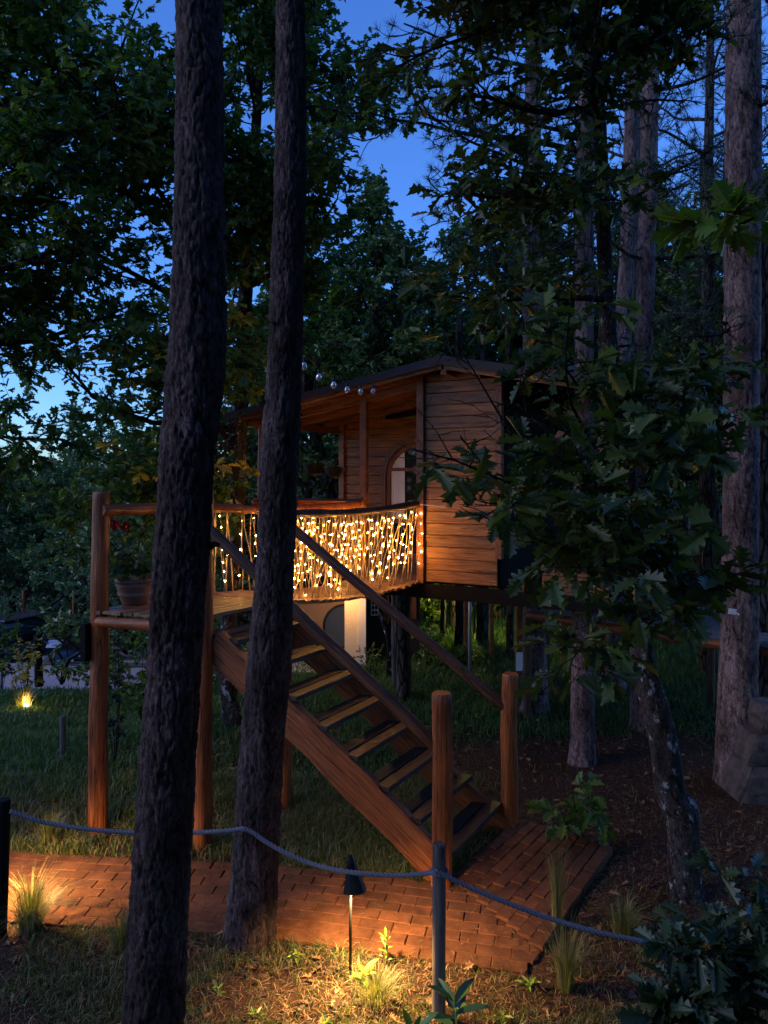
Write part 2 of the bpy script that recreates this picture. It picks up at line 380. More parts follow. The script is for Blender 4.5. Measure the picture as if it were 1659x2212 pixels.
# ------------------------------------------------------------------ logs / boards
def log(name, p0, p1, r0, r1, mat, parent, wob=.06, seg=14, rings=None, bend=.0, bevel=True, seed=None):
    """bumpy log, local +Z along its length"""
    p0 = Vector(p0); p1 = Vector(p1); L = (p1 - p0).length; sd = seed if seed is not None else random.randint(0, 9999)
    rings = rings or max(8, int(L / .07))
    zs = np.linspace(0, L, rings); zs = np.sort(np.concatenate([zs, [.012, L - .012]])) if bevel else zs; rings = len(zs); an = np.arange(seg) * 2 * np.pi / seg
    Z, A = np.meshgrid(zs, an, indexing='ij'); X = np.cos(A); Y = np.sin(A)
    p = np.stack([X.ravel() * 1.3 + sd, Y.ravel() * 1.3, Z.ravel() * 2.2], 1)
    n = fbm(p, 3, sd % 97) - .5; rad = (r0 + (r1 - r0) * Z.ravel() / L) * (1 + wob * 2 * n)
    if bevel:
        e = np.minimum(Z.ravel(), L - Z.ravel()); 
        rad = rad * np.where(e < 1e-6, .90, 1)
    bx = bend * np.sin(Z.ravel() / L * np.pi) + (vnoise(np.stack([Z.ravel() * 1.5, Z.ravel() * 0 + sd, Z.ravel() * 0], 1), 3) - .5) * r0 * .5 * np.sin(Z.ravel() / L * np.pi)
    V = np.stack([rad * X.ravel() + bx, rad * Y.ravel(), Z.ravel()], 1)
    if bevel:
        V[:seg, 2] -= .004; V[-seg:, 2] += .004
    Fc = [(i * seg + k, i * seg + (k + 1) % seg, (i + 1) * seg + (k + 1) % seg, (i + 1) * seg + k) for i in range(rings - 1) for k in range(seg)]
    me = mesh_py(name, V, Fc, mat, True)
    caps = [tuple(range(seg - 1, -1, -1)), tuple((rings - 1) * seg + k for k in range(seg))]
    V2 = [tuple(v) for v in V]; me = bpy.data.meshes.new(name); me.from_pydata(V2, [], Fc + caps); me.update()
    sm = np.ones(len(me.polygons), bool); sm[-2:] = False; sm[:seg] = False; sm[-2 - seg:-2] = False; me.polygons.foreach_set('use_smooth', sm); me.materials.append(mat)
    return obj(name, me, parent, zframe(p0, p1))
def beam(name, p0, p1, h, w, mat, parent, up=(0, 0, 1), cham=.006, off=(0, 0), rough=0):
    """squared beam from p0 to p1 (centre line), local +X along, h along up, w across"""
    p0 = Vector(p0); p1 = Vector(p1); L = (p1 - p0).length; M = frame(p0, p1 - p0, up); b = MB(); b.box((L / 2, off[0], off[1]), (L, w, h), None, cham)
    if rough:
        pass
    return b.build(name, mat, parent, M)
def slab_beam(name, p0, p1, h, w, mat, parent, amp=.01, seed=1):
    """rough-sawn heavy beam: subdivided with uneven edges"""
    p0 = Vector(p0); p1 = Vector(p1); L = (p1 - p0).length; n = int(L / .05) + 2; sd = seed
    prof = [(-.5, -.42), (-.46, -.5), (.46, -.5), (.5, -.42), (.5, 0), (.5, .42), (.46, .5), (-.46, .5), (-.5, .42), (-.5, 0)]
    V = []; k = len(prof)
    xs = np.linspace(0, L, n)
    for i, x in enumerate(xs):
        q = np.array([[x * 3, a * 2 + sd, b_ * 2] for a, b_ in prof]); nn = fbm(q, 3, sd) - .5; n2 = fbm(q + 9.3, 3, sd + 3) - .5
        for j, (a, b_) in enumerate(prof): V.append((x, a * w + n2[j] * amp, b_ * h + nn[j] * amp * 2.2))
    Fc = [(i * k + j, i * k + (j + 1) % k, (i + 1) * k + (j + 1) % k, (i + 1) * k + j) for i in range(n - 1) for j in range(k)]
    Fc += [tuple(range(k - 1, -1, -1)), tuple((n - 1) * k + j for j in range(k))]
    return obj(name, mesh_py(name, V, Fc, mat), parent, frame(p0, p1 - p0, (0, 0, 1)))

# ------------------------------------------------------------------ bark trunks
def trunk_mesh(name, pts, radii, mat, n=64, dz=.03, sc=(9, 2.4), depth=.014, seed=0, plates=True, flare=.0):
    """trunk tube through world points, real bark relief; returned mesh has its origin at pts[0]"""
    pts = [Vector(p) for p in pts]; o = pts[0]
    L = sum((pts[i + 1] - pts[i]).length for i in range(len(pts) - 1)); per = 6
    cp = catmull(pts, per); cr = np.interp(np.linspace(0, 1, len(cp)), np.linspace(0, 1, len(radii)), radii)
    cum = [0]
    for i in range(len(cp) - 1): cum.append(cum[-1] + (cp[i + 1] - cp[i]).length)
    m = max(8, int(cum[-1] / dz)); s = np.linspace(0, cum[-1], m)
    C = np.stack([np.interp(s, cum, [c[k] for c in cp]) for k in range(3)], 1); Rr = np.interp(s, cum, cr)
    Rr = Rr * (1 + flare * np.exp(-s / .18))
    T = np.gradient(C, axis=0); T /= np.linalg.norm(T, axis=1)[:, None]
    a = np.cross(T, np.array([0, 1.0, 0])[None]); a /= np.linalg.norm(a, axis=1)[:, None]; b = np.cross(T, a)
    an = np.arange(n) * 2 * np.pi / n
    S, A = np.meshgrid(s, an, indexing='ij'); r = Rr[:, None] * np.ones_like(A)
    ca, sa = np.cos(A), np.sin(A)
    p = np.stack([(r * ca * sc[0]).ravel() + seed * 3.7, (r * sa * sc[0]).ravel(), (S * sc[1]).ravel()], 1)
    wp = p + (np.stack([fbm(p * 1.1, 3, 5), fbm(p * 1.1 + 7, 3, 6), fbm(p * 1.1 + 3, 3, 8)], 1) - .5) * 2.2
    f1, f2, idn = worley(wp, seed); e = f2 - f1; g1, g2, id2 = worley(wp * np.array([1.9, 1.9, 2.3]) + 5, seed + 3)
    rg = np.abs(fbm(p * np.array([.75, .75, .5]) + 11, 4, seed + 9) - .5) * 2
    crack = np.clip(e / .13, 0, 1) * .45 + np.clip((g2 - g1) / .12, 0, 1) * .2 + np.clip(rg / .13, 0, 1) * .35; crack = np.clip(crack, 0, 1) ** 1.6; idn = idn * .5 + id2 * .5
    big = fbm(np.stack([(ca * 1.2).ravel() + seed, (sa * 1.2).ravel(), (S * 1.1).ravel()], 1), 3, seed) - .5
    fine = fbm(p * 4, 3, seed + 2) - .5
    disp = depth * 1.1 * (crack ** .7 - .6) + depth * .5 * (idn - .5) + depth * 1.3 * fine + big * .16 * r.ravel()
    rr = r.ravel() + disp
    V = (C[:, None, :] + 0).repeat(n, 1).reshape(-1, 3) + rr[:, None] * (a[:, None, :] * ca[..., None] + b[:, None, :] * sa[..., None]).reshape(-1, 3)
    V = V - np.array(o)
    i = np.arange(m - 1)[:, None] * n; k = np.arange(n)[None]; k2 = (k + 1) % n
    Fc = np.stack([i + k, i + k2, i + n + k2, i + n + k], -1).reshape(-1, 4)
    return mesh_np(name, V, Fc[:, ::-1], mat, {'crack': ('POINT', crack), 'plate': ('POINT', idn)}, True)
def Pw(u, v, w, d): return P(u, v, d), w / F * d / 2

# ------------------------------------------------------------------ foliage kit
def half_leaf(out):
    """mirrored, folded leaf from the right-hand outline (x,y); returns template verts and tris"""
    poly = [Vector((x, y, 0)) for x, y in out]
    tr = geometry.tessellate_polygon([poly])
    V = []; T = []
    for sgn in (1, -1):
        base = len(V)
        for x, y in out: V.append((sgn * x, y, .35 * x - .25 * y * y + .12 * math.sin(y * 9) * x))
        for t in tr: T.append([base + q for q in (t if sgn > 0 else t[::-1])])
    return np.array(V, float), np.array(T, int)
OAK_HI = half_leaf([(0, 0), (.015, .0), (.02, .10), (.07, .14), (.16, .20), (.13, .26), (.07, .29), (.20, .36), (.29, .45), (.24, .49), (.12, .50), (.24, .60), (.33, .70), (.26, .73), (.13, .71), (.20, .80), (.24, .88), (.15, .90), (.08, .92), (.04, .99), (0, 1)])
OAK_MID = half_leaf([(0, 0), (.03, .12), (.16, .24), (.09, .33), (.30, .50), (.14, .58), (.30, .76), (.10, .84), (0, 1)])
OAK_LO = half_leaf([(0, 0), (.24, .28), (.15, .45), (.30, .72), (0, 1)])
OVAL = half_leaf([(0, 0), (.10, .18), (.17, .42), (.15, .68), (.07, .90), (0, 1)])
NEEDLE_T = (np.array([(-.008, 0, 0), (.008, 0, 0), (0, 1, 0)], float), np.array([(0, 1, 2)]))
def inst(tpl, pos, yd, zd, sc):
    T, tr = tpl; N_ = len(pos)
    y = yd / np.linalg.norm(yd, axis=1)[:, None]; x = np.cross(y, zd); x /= (np.linalg.norm(x, axis=1)[:, None] + 1e-9); z = np.cross(x, y)
    sc = np.asarray(sc).reshape(N_, 1, 1) if np.ndim(sc) == 1 else np.full((N_, 1, 1), sc)
    V = pos[:, None, :] + sc * (T[None, :, 0:1] * x[:, None, :] + T[None, :, 1:2] * y[:, None, :] + T[None, :, 2:3] * z[:, None, :])
    Fc = tr[None] + (np.arange(N_) * len(T))[:, None, None]
    return V.reshape(-1, 3), Fc.reshape(-1, 3)
def leafmesh(name, tpl, pos, yd, zd, sc, mat, rng):
    V, Fc = inst(tpl, pos, yd, zd, sc); r = np.repeat(rng.random(len(pos)), len(tpl[1]))
    return mesh_np(name, V, Fc, mat, {'rnd': ('FACE', r)})
PRUNE = [(560, 1120, 730, 955), (560, 1090, 955, 975), (560, 930, 900, 1500), (900, 1090, 1058, 1112), (1090, 1190, 830, 930), (850, 1160, 1385, 1800)]   # (u0, u1, v0, v1) openings in the near oak's foliage, as seen from the path side
def pruned(arr, boxes):
    pos, yd, zd, s_ = arr; u = HU + pos[:, 0] / pos[:, 1] * F; v = HV - (pos[:, 2] - EYE) / pos[:, 1] * F; k = np.ones(len(pos), bool)
    for u0, u1, v0, v1 in boxes: k &= ~((u > u0) & (u < u1) & (v > v0) & (v < v1))
    return pos[k], yd[k], zd[k], s_[k]
def leaves_on(rng, tw, per, size, up=.9, spread=.9):
    """tw: list of (start,end) twigs -> leaf arrays"""
    A = np.array([t[0] for t in tw]); B = np.array([t[1] for t in tw]); D = B - A
    n = len(tw); idx = np.repeat(np.arange(n), per); t = rng.random(n * per) ** .6
    pos = A[idx] + D[idx] * t[:, None]
    d = D[idx] / (np.linalg.norm(D[idx], axis=1)[:, None] + 1e-9)
    yd = d * .7 + rng.normal(0, spread, (n * per, 3)) * np.array([1, 1, .55]); yd[:, 2] -= .15
    zd = np.array([0, 0, up])[None] + rng.normal(0, .45, (n * per, 3))
    return pos, yd, zd, size * rng.uniform(.45, 1.25, n * per)
def walk(rng, p, d, L, n, wob=.25, lift=.05):
    p = np.array(p, float); d = np.array(d, float); d /= np.linalg.norm(d); out = [p.copy()]
    for i in range(n):
        d = d + rng.normal(0, wob, 3) * .6; d[2] += lift; d /= np.linalg.norm(d); p = p + d * L / n; out.append(p.copy())
    return out
def at_line(pl, t):
    f = t * (len(pl) - 1); i = min(int(f), len(pl) - 2); f -= i; return pl[i] * (1 - f) + pl[i + 1] * f, pl[i + 1] - pl[i]
def limb_system(rng, mb, p, d, L, r, nside, ntwig, lift=.06, wob=.25, side_len=.42, twig_len=.5, t0=.25, flat=.6):
    tw = []
    ln = walk(rng, p, d, L, 7, wob, lift); mb.tube(ln, np.linspace(r, r * .25, 8), 6, False)
    for k in range(nside):
        t = t0 + (1 - t0) * (k + rng.random() * .8) / nside; q, dd = at_line(ln, min(t, .99)); dd = dd / np.linalg.norm(dd)
        sd = np.cross(dd, [0, 0, 1]) * (1 if k % 2 else -1) * rng.uniform(.6, 1.2) + dd * .6 + rng.normal(0, .35, 3) * np.array([1, 1, flat])
        sl = L * side_len * (1.15 - .6 * t) * rng.uniform(.7, 1.2)
        l2 = walk(rng, q, sd, sl, 5, wob, lift * .8); mb.tube(l2, np.linspace(r * .32, r * .1, 6), 4, False)
        for j in range(ntwig):
            t2 = .2 + .8 * (j + rng.random()) / ntwig; q2, d2 = at_line(l2, min(t2, .99)); d2 = d2 / np.linalg.norm(d2)
            td = d2 * .6 + rng.normal(0, .8, 3) * np.array([1, 1, flat]); tl = twig_len * rng.uniform(.6, 1.3)
            l3 = walk(rng, q2, td, tl, 2, .3, .05); mb.tube(l3, [max(.004, r * .07), max(.003, r * .05), .002], 3, False); tw.append((l3[0], l3[-1]))
        tw.append((l2[-2], l2[-1]))
    return tw
def gen_oak(seed, H=9., spread=3.2, r0=.16, nl=16, nside=7, ntwig=5, per=9, leaf=.13, tpl=OAK_LO, low=.25, wmat=None, lmat=None):
    rng = np.random.default_rng(seed); mb = MB(); tr = walk(rng, (0, 0, -.2), (0, 0, 1), H * .9, 8, .10, .1); mb.tube(tr, np.linspace(r0, r0 * .3, 9), 9, False); tw = []
    for k in range(nl):
        t = low + (1 - low) * (k / nl) ** .8; q, dd = at_line(tr, min(t, .98)); az = k * 2.4 + rng.random() * .7; el = .15 + .9 * t + rng.normal(0, .15)
        L = spread * (1.15 - .65 * (t - low) / (1 - low)) * rng.uniform(.75, 1.15)
        tw += limb_system(rng, mb, q, (math.cos(az) * math.cos(el), math.sin(az) * math.cos(el), math.sin(el)), L, r0 * (.5 - .25 * t), nside, ntwig)
    w = mesh_py('trunk', mb.v, mb.f, wmat or M_BARKFAR, True)
    l = leafmesh('crown', tpl, *leaves_on(rng, tw, per, leaf), lmat or M_FARLEAF, rng)
    return w, l
def tufts(rng, pts, dirs, nn, ln):
    n = len(pts); pos = np.repeat(np.array(pts), nn, 0); d = np.repeat(np.array(dirs), nn, 0); d /= np.linalg.norm(d, axis=1)[:, None]
    yd = d * .55 + rng.normal(0, .55, (n * nn, 3)); pos = pos - d * rng.random((n * nn, 1)) * .07
    return pos, yd, rng.normal(0, 1, (n * nn, 3)), ln * rng.uniform(.7, 1.1, n * nn)
def pine_branches(rng, mb, specs, nside=9, ntw=4):
    pts = []; ds = []
    for p, d, L, r in specs:
        ln = walk(rng, p, d, L, 8, .18, .03); mb.tube(ln, np.linspace(r, r * .3, 9), 6, False)
        for k in range(nside):
            t = .25 + .75 * (k + rng.random() * .6) / nside; q, dd = at_line(ln, min(t, .99)); dd /= np.linalg.norm(dd)
            sd = np.cross(dd, [0, 0, 1]) * (1 if k % 2 else -1) + dd * .5 + rng.normal(0, .4, 3)
            l2 = walk(rng, q, sd, L * .33 * rng.uniform(.6, 1.2), 6, .55, -.02); mb.tube(l2, np.linspace(r * .3, .006, 7), 4, False)
            for j in range(ntw):
                q2, d2 = at_line(l2, .2 + .79 * (j + rng.random()) / ntw); l3 = walk(rng, q2, d2 / np.linalg.norm(d2) + rng.normal(0, .6, 3), .30 * rng.uniform(.6, 1.4), 4, .5, .12)
                mb.tube(l3, [.006, .005, .005, .004, .004], 3, False); pts.append(l3[-1]); ds.append(l3[-1] - l3[-2])
            pts.append(l2[-1]); ds.append(l2[-1] - l2[-2])
    return pts, ds
def gen_pine(seed, H=14., r0=.15, low=.35, nb=26, L=2.0, nn=26, ln=.15):
    rng = np.random.default_rng(seed); mb = MB(); tr = walk(rng, (0, 0, -.2), (0, 0, 1), H, 9, .03, .2); mb.tube(tr, np.linspace(r0, r0 * .3, 10), 10, False)
    sp = []
    for k in range(nb):
        t = low + (1 - low) * k / nb; q, _ = at_line(tr, t); az = k * 2.4; el = .1 + .5 * t; sp.append((q, (math.cos(az), math.sin(az), el), L * (1.2 - .8 * (t - low)) * rng.uniform(.7, 1.1), .035))
    pts, ds = pine_branches(rng, mb, sp, 6, 3); p, y, z, s = tufts(rng, pts, ds, nn, ln)
    tpl = (NEEDLE_T[0] * np.array([2.2, 1, 1]), NEEDLE_T[1])
    return mesh_py('trunk', mb.v, mb.f, M_BARKFAR, True), leafmesh('crown', tpl, p, y, z, s, M_NEEDLE, rng)
def tree_from(meshes, name, loc, label, cat='tree', group=None, rz=0, sc=1., names=('trunk', 'crown')):
    o = bpy.data.objects.new(name, None); o.empty_display_size = .1; Mx = Matrix.Translation(Vector(loc)) @ Matrix.Rotation(rz, 4, 'Z') @ Matrix.Scale(sc, 4)
    link(o, Mx); tag(o, label, cat, group)
    for n_, me in zip(names, meshes):
        c = bpy.data.objects.new(n_, me); COL.objects.link(c); c.parent = o
    return o

# ------------------------------------------------------------------ ground
def axis(segs):
    out = []
    for a, b, st in segs: out += list(np.arange(a, b, st))
    return np.array(out + [segs[-1][1]])
gx = axis([(-120, -40, 8), (-40, -12, 1.2), (-12, -5, .25), (-5, 5, .09), (5, 12, .3), (12, 40, 2), (40, 120, 8)])
gy = axis([(-30, 0, 2), (0, 3.5, .4), (3.5, 11, .08), (11, 20, .2), (20, 45, .8), (45, 200, 8)])
GX, GY = np.meshgrid(gx, gy, indexing='ij')
def in_path(x, y):
    return False
def lawn_f(x, y):
    a = sstep(10.0, 11.0, y + .35 * np.sin(x * 1.3) + .5 * np.clip(x, -3, 6) * .3)
    b = sstep(7.8, 8.6, y) * sstep(.6, -.6, x - .25 * (y - 8)) * .9
    return np.clip(np.maximum(a, b), 0, 1)
relief = (fbm(np.stack([GX.ravel() * 2.3, GY.ravel() * 2.3, GX.ravel() * 0], 1), 4, 2) - .5) * .07
# keep it flat under the paving
PATH_C = [(-6.5, 6.75), (-4.2, 6.5), (-3.0, 6.32), (-2.0, 6.22), (-1.2, 6.15), (-.4, 6.02), (.3, 5.86), (1.0, 5.70), (1.7, 5.52)]  # centre line of the brick path
PC = np.array([[p.x, p.y] for p in catmull([(a, b, 0) for a, b in PATH_C], 10)])
def dist_path(x, y):
    d = np.full(np.shape(x), 9.)
    for a, b in PC: d = np.minimum(d, np.hypot(x - a, y - b))
    return d + 9 * ((x - 1.12) * 1.42 - (y - 5.42) * .94 > .12)
BR = [(.56, 6.42), (1.12, 5.42), (2.06, 6.84), (1.32, 7.42)]  # brick landing, bottom-left, bottom-right, top-right, top-left
def inpoly(x, y, poly, grow=0):
    x = np.asarray(x); y = np.asarray(y); r = np.ones(x.shape, bool); n = len(poly)
    for i in range(n):
        ax, ay = poly[i]; bx, by = poly[(i + 1) % n]; ex, ey = bx - ax, by - ay; l = math.hypot(ex, ey)
        r &= ((x - ax) * -ey + (y - ay) * ex) / l > -grow
    return r
dp = dist_path(GX.ravel(), GY.ravel()); flat = sstep(.45, .75, dp) * np.where(inpoly(GX.ravel(), GY.ravel(), BR, .1), 0, 1)
GZ = hground(GX, GY).ravel() + relief * np.where(GY.ravel() > 3, 1, .3) * flat + .008 * (1 - flat)
nx, ny = len(gx), len(gy); ii = np.arange(nx - 1)[:, None] * ny; jj = np.arange(ny - 1)[None]
FcG = np.stack([ii + jj, ii + ny + jj, ii + ny + jj + 1, ii + jj + 1], -1).reshape(-1, 4)
g = obj('ground', mesh_np('ground', np.stack([GX.ravel(), GY.ravel(), GZ], 1), FcG, M_GROUND, {'lawn': ('POINT', lawn_f(GX, GY).ravel())}, True)); tag(g, kind='structure')
# gravel car park, draped a little above the ground
qx = np.arange(-26, -5.5, .5); qy = np.arange(17.6, 35, .5); QX, QY = np.meshgrid(qx, qy, indexing='ij')
QX = QX + .3 * np.sin(QY * 1.3); nqy = len(qy); ii = np.arange(len(qx) - 1)[:, None] * nqy; jj = np.arange(nqy - 1)[None]
gv = obj('gravel_yard', mesh_np('gravel_yard', np.stack([QX.ravel(), QY.ravel(), hground(QX, QY).ravel() + .06], 1), np.stack([ii + jj, ii + nqy + jj, ii + nqy + jj + 1, ii + jj + 1], -1).reshape(-1, 4), M_GRAVEL)); tag(gv, kind='structure')

# ------------------------------------------------------------------ brick paving
path = thing('brick_path', (0, 6, 0), 'red clay brick path curving in front of the wooden staircase', 'path'); path['kind'] = 'structure'
PTOP = .03
def brick_mesh(L, W, Hh=.06):
    b = MB(); b.box((0, 0, -Hh / 2), (L - .007, W - .007, Hh), None, .0)
    c = .005; V = []; x, y = (L - .005) / 2, (W - .005) / 2
    V = [(-x, -y, -Hh), (x, -y, -Hh), (x, y, -Hh), (-x, y, -Hh), (-x, -y, -c), (x, -y, -c), (x, y, -c), (-x, y, -c), (-x + c, -y + c, 0), (x - c, -y + c, 0), (x - c, y - c, 0), (-x + c, y - c, 0)]
    Fc = [(3, 2, 1, 0), (0, 1, 5, 4), (1, 2, 6, 5), (2, 3, 7, 6), (3, 0, 4, 7), (4, 5, 9, 8), (5, 6, 10, 9), (6, 7, 11, 10), (7, 4, 8, 11), (8, 9, 10, 11)]
    return mesh_py('brick', V, Fc, M_BRICK)
BL, BW = .255, .128
bme = brick_mesh(BL, BW)
seglen = np.hypot(*(PC[1:] - PC[:-1]).T); pcum = np.concatenate([[0], np.cumsum(seglen)])
def path_at(s):
    x = np.interp(s, pcum, PC[:, 0]); y = np.interp(s, pcum, PC[:, 1]); x2 = np.interp(s + .05, pcum, PC[:, 0]); y2 = np.interp(s + .05, pcum, PC[:, 1])
    return Vector((x, y, 0)), Vector((x2 - x, y2 - y, 0)).normalized()
random.seed(5); nb = 0
def clip(poly, a, b):
    """keep the part of poly left of the line a->b"""
    out = []; f = lambda p: (b[0] - a[0]) * (p[1] - a[1]) - (b[1] - a[1]) * (p[0] - a[0])
    for i in range(len(poly)):
        p, q = poly[i], poly[(i + 1) % len(poly)]; fp, fq = f(p), f(q)
        if fp >= 0: out.append(p)
        if (fp >= 0) != (fq >= 0): t = fp / (fp - fq); out.append((p[0] + (q[0] - p[0]) * t, p[1] + (q[1] - p[1]) * t))
    return out
def prism(poly, Hh=.06, c=.004):
    n = len(poly); cx = sum(p[0] for p in poly) / n; cy_ = sum(p[1] for p in poly) / n
    sh_ = lambda p: (p[0] + (cx - p[0]) * .04, p[1] + (cy_ - p[1]) * .04)
    V = [(p[0], p[1], -Hh) for p in poly] + [(p[0], p[1], -c) for p in poly] + [(*sh_(p), 0) for p in poly]
    return mesh_py('brick', V, [tuple(range(n - 1, -1, -1)), tuple(2 * n + i for i in range(n))] + [(k * n + i, k * n + (i + 1) % n, (k + 1) * n + (i + 1) % n, (k + 1) * n + i) for k in (0, 1) for i in range(n)], M_BRICK)
EDGE = (BR[1], BR[2])     # right-hand border of landing and path
s0 = 2.2
for r_ in range(-4, 4):
    off = (r_ + .5) * BW; s = s0 + (BL / 2 if r_ % 2 else 0) + rnd(-.01, .01)
    while s < pcum[-1] - .02:
        p, t = path_at(s); nrm = Vector((-t.y, t.x, 0)); q = p + nrm * off
        M = Matrix.Translation((q.x, q.y, PTOP + rnd(-.002, .002))) @ Matrix.Rotation(math.atan2(t.y, t.x) + rnd(-.006, .006), 4, 'Z') @ Matrix.Rotation(rnd(-.005, .005), 4, 'X')
        hx, hy = (BL - .005) / 2, (BW - .005) / 2; cs = [(M @ Vector((a_, b_, 0))).to_2d() for a_, b_ in ((-hx, -hy), (hx, -hy), (hx, hy), (-hx, hy))]
        pc = clip([tuple(c_) for c_ in cs], EDGE[0], EDGE[1]); pc = clip(pc, (BR[1][0] - .004, BR[1][1] - .006), (BR[0][0] - .004, BR[0][1] - .006)) if len(pc) > 2 and q.y < 6.45 else pc
        if len(pc) > 2:
            ar = abs(sum(pc[i_][0] * pc[(i_ + 1) % len(pc)][1] - pc[(i_ + 1) % len(pc)][0] * pc[i_][1] for i_ in range(len(pc)))) / 2
            if ar > .0025:
                if len(pc) == 4 and ar > hx * hy * 3.98: obj('brick', bme, path, M)
                else: obj('brick', prism([((M.inverted() @ Vector((*c_, M.translation.z))).x, (M.inverted() @ Vector((*c_, M.translation.z))).y) for c_ in pc]), path, M)
                nb += 1
        s += BL
# brick landing at the stair foot: long bricks laid in rows running up to the stairs
lan = thing('brick_landing', (1.2, 6.4, 0), 'raised brick landing rising from the path to the staircase foot', 'brick landing'); lan['kind'] = 'structure'
a0 = Vector((*BR[0], 0)); b0 = Vector((*BR[1], 0)); c0 = Vector((*BR[2], 0)); d0 = Vector((*BR[3], 0)); ncol = 9
for i in range(ncol):
    u0, u1 = i / ncol, (i + 1) / ncol; s_a = a0.lerp(b0, (u0 + u1) / 2); s_b = d0.lerp(c0, (u0 + u1) / 2); L = (s_b - s_a).length; wd = (b0 - a0).length * .5 / ncol + (c0 - d0).length * .5 / ncol
    nrow = 5; st = 0 if i % 2 else .5; k = 0; x = -st * L / nrow
    while x < L - .03:
        x0, x1 = max(x, 0), min(x + L / nrow, L)
        if x1 - x0 > .05:
            t_ = (x0 + x1) / 2 / L; w_ = ((b0 - a0).length * (1 - t_) + (c0 - d0).length * t_) / ncol
            me = brick_mesh(x1 - x0, w_ - .006, .10) if True else None
            q = s_a.lerp(s_b, t_); M = Matrix.Translation((q.x, q.y, PTOP + .012 + .05 * t_ + rnd(-.002, .002))) @ Matrix.Rotation(math.atan2((s_b - s_a).y, (s_b - s_a).x) + rnd(-.004, .004), 4, 'Z') @ Matrix.Rotation(rnd(-.005, .005), 4, 'X')
            obj('brick', me, lan, M); nb += 1
        x += L / nrow
print('bricks', nb)

# ------------------------------------------------------------------ landing platform
A = Vector((-2.76, 7.33, 0)); B = Vector((-1.66, 6.93, 0)); C = Vector((-1.04, 7.85, 0)); D = Vector((-2.15, 8.25, 0)); E_ = Vector((-1.69, 8.50, 0)); DZ = 2.145; RZ = 3.09
plat = thing('stair_landing', (A.x, A.y, 0), 'raised log platform between the staircase and the rope bridge', 'platform')
def up(p, z): return Vector((p.x, p.y, z))
random.seed(7)
log('post', up(A, -.3) + Vector((-.01, 0, 0)), up(A, 3.27) + Vector((.03, 0, 0)), .093, .080, M_LOG, plat, .05, 20)
log('post', up(B, -.3), up(B, 3.36) + Vector((.03, 0, 0)), .088, .075, M_LOG, plat, .05, 20)
log('post', up(C, -.3), up(C, 3.22), .09, .08, M_LOG, plat, .05, 18)
log('post', up(D, -.3), up(D, 3.2), .09, .08, M_LOG, plat, .05, 14)
dAD = (D - A).normalized()
log('handrail', up(A, RZ) + Vector((.06, -.06, .01)), up(D, RZ) + dAD * .1, .056, .062, M_LOG, plat, .10, 16)
log('handrail', up(D, RZ), up(E_, RZ - .02) + (E_ - D).normalized() * .1, .05, .05, M_LOG, plat, .08, 12)
dAB = (B - A).normalized()
log('joist', up(A, DZ - .11) + dAB * .02 + Vector((0, -.05, 0)), up(B, DZ - .10) - dAB * .02 + Vector((0, -.05, 0)), .052, .058, M_LOG, plat, .1, 12)
log('joist', up(D, DZ - .11), up(C, DZ - .11), .055, .055, M_LOGD, plat, .1, 10)
log('joist', up(B, DZ - .20) + Vector((.06, .06, 0)), up(C, DZ - .20), .05, .05, M_LOGD, plat, .1, 10)
Mb = frame(up(A, 1.84) + Vector((-.085, -.045, 0)), (1, -.3, 0), (0, 0, 1)); b = MB(); b.box((0, 0, 0), (.055, .14, .36), None, .006); b.build('bracket_block', M_BLACKW, plat, Mb)
nbd = 10
for i in range(nbd):
    u0, u1 = (i + .06) / nbd, (i + .94) / nbd
    p = [A.lerp(B, u0), A.lerp(B, u1), D.lerp(C, u1), D.lerp(C, u0)]
    ov = -.07 + rnd(-.015, .015); wv = (C - B).normalized(); p[0] = p[0] + wv * ov; p[1] = p[1] + wv * ov; p[2] = p[2] + wv * .05; p[3] = p[3] + wv * .05
    M = frame(up((p[0] + p[1]) / 2, DZ), (p[2] + p[3]) - (p[0] + p[1]), (0, 0, 1)); Mi = M.inverted()
    pl = [Mi @ up(q, DZ) for q in p]; b = MB(); n_ = 8; V = []; Fc = []
    for j in range(n_ + 1):
        t = j / n_
        for q, w in ((pl[0].lerp(pl[3], t), -1), (pl[1].lerp(pl[2], t), 1)):
            for z in (0, -.03): V.append((q.x, q.y + rnd(-.002, .002), z + rnd(-.002, .002)))
    for j in range(n_):
        o = j * 4; Fc += [(o, o + 4, o + 6, o + 2), (o + 1, o + 3, o + 7, o + 5), (o, o + 1, o + 5, o + 4), (o + 2, o + 6, o + 7, o + 3)]
    Fc += [(0, 2, 3, 1), (n_ * 4, n_ * 4 + 1, n_ * 4 + 3, n_ * 4 + 2)]
    b.add(V, Fc); b.build('deck_board', M_PLANK, plat, M)
for i in range(5):  # wedge of boards between the landing and the bridge
    t0_, t1_ = (i + .05) / 5, (i + .95) / 5; p0 = D.lerp(E_, t0_); p1 = C; w_ = .5
    m = MB(); q0 = up(D.lerp(E_, t0_), DZ - .004); q1 = up(D.lerp(E_, t1_), DZ - .004); q2 = up(C.lerp(C + Vector((.02, .10, 0)), t1_), DZ - .004); q3 = up(C.lerp(C + Vector((.02, .10, 0)), t0_), DZ - .004)
    off = (E_ - C).normalized() * .0 + Vector((.055, .085, 0))
    V = [v + off for v in (q0, q1, q2, q3)] + [v + off - Vector((0, 0, .03)) for v in (q0, q1, q2, q3)]
    Mo = frame(V[0], V[3] - V[0], (0, 0, 1)); Mi = Mo.inverted(); m.add([Mi @ v for v in V], [(0, 3, 2, 1), (4, 5, 6, 7), (0, 1, 5, 4), (1, 2, 6, 5), (2, 3, 7, 6), (3, 0, 4, 7)]); m.build('deck_board', M_PLANK, plat, Mo)

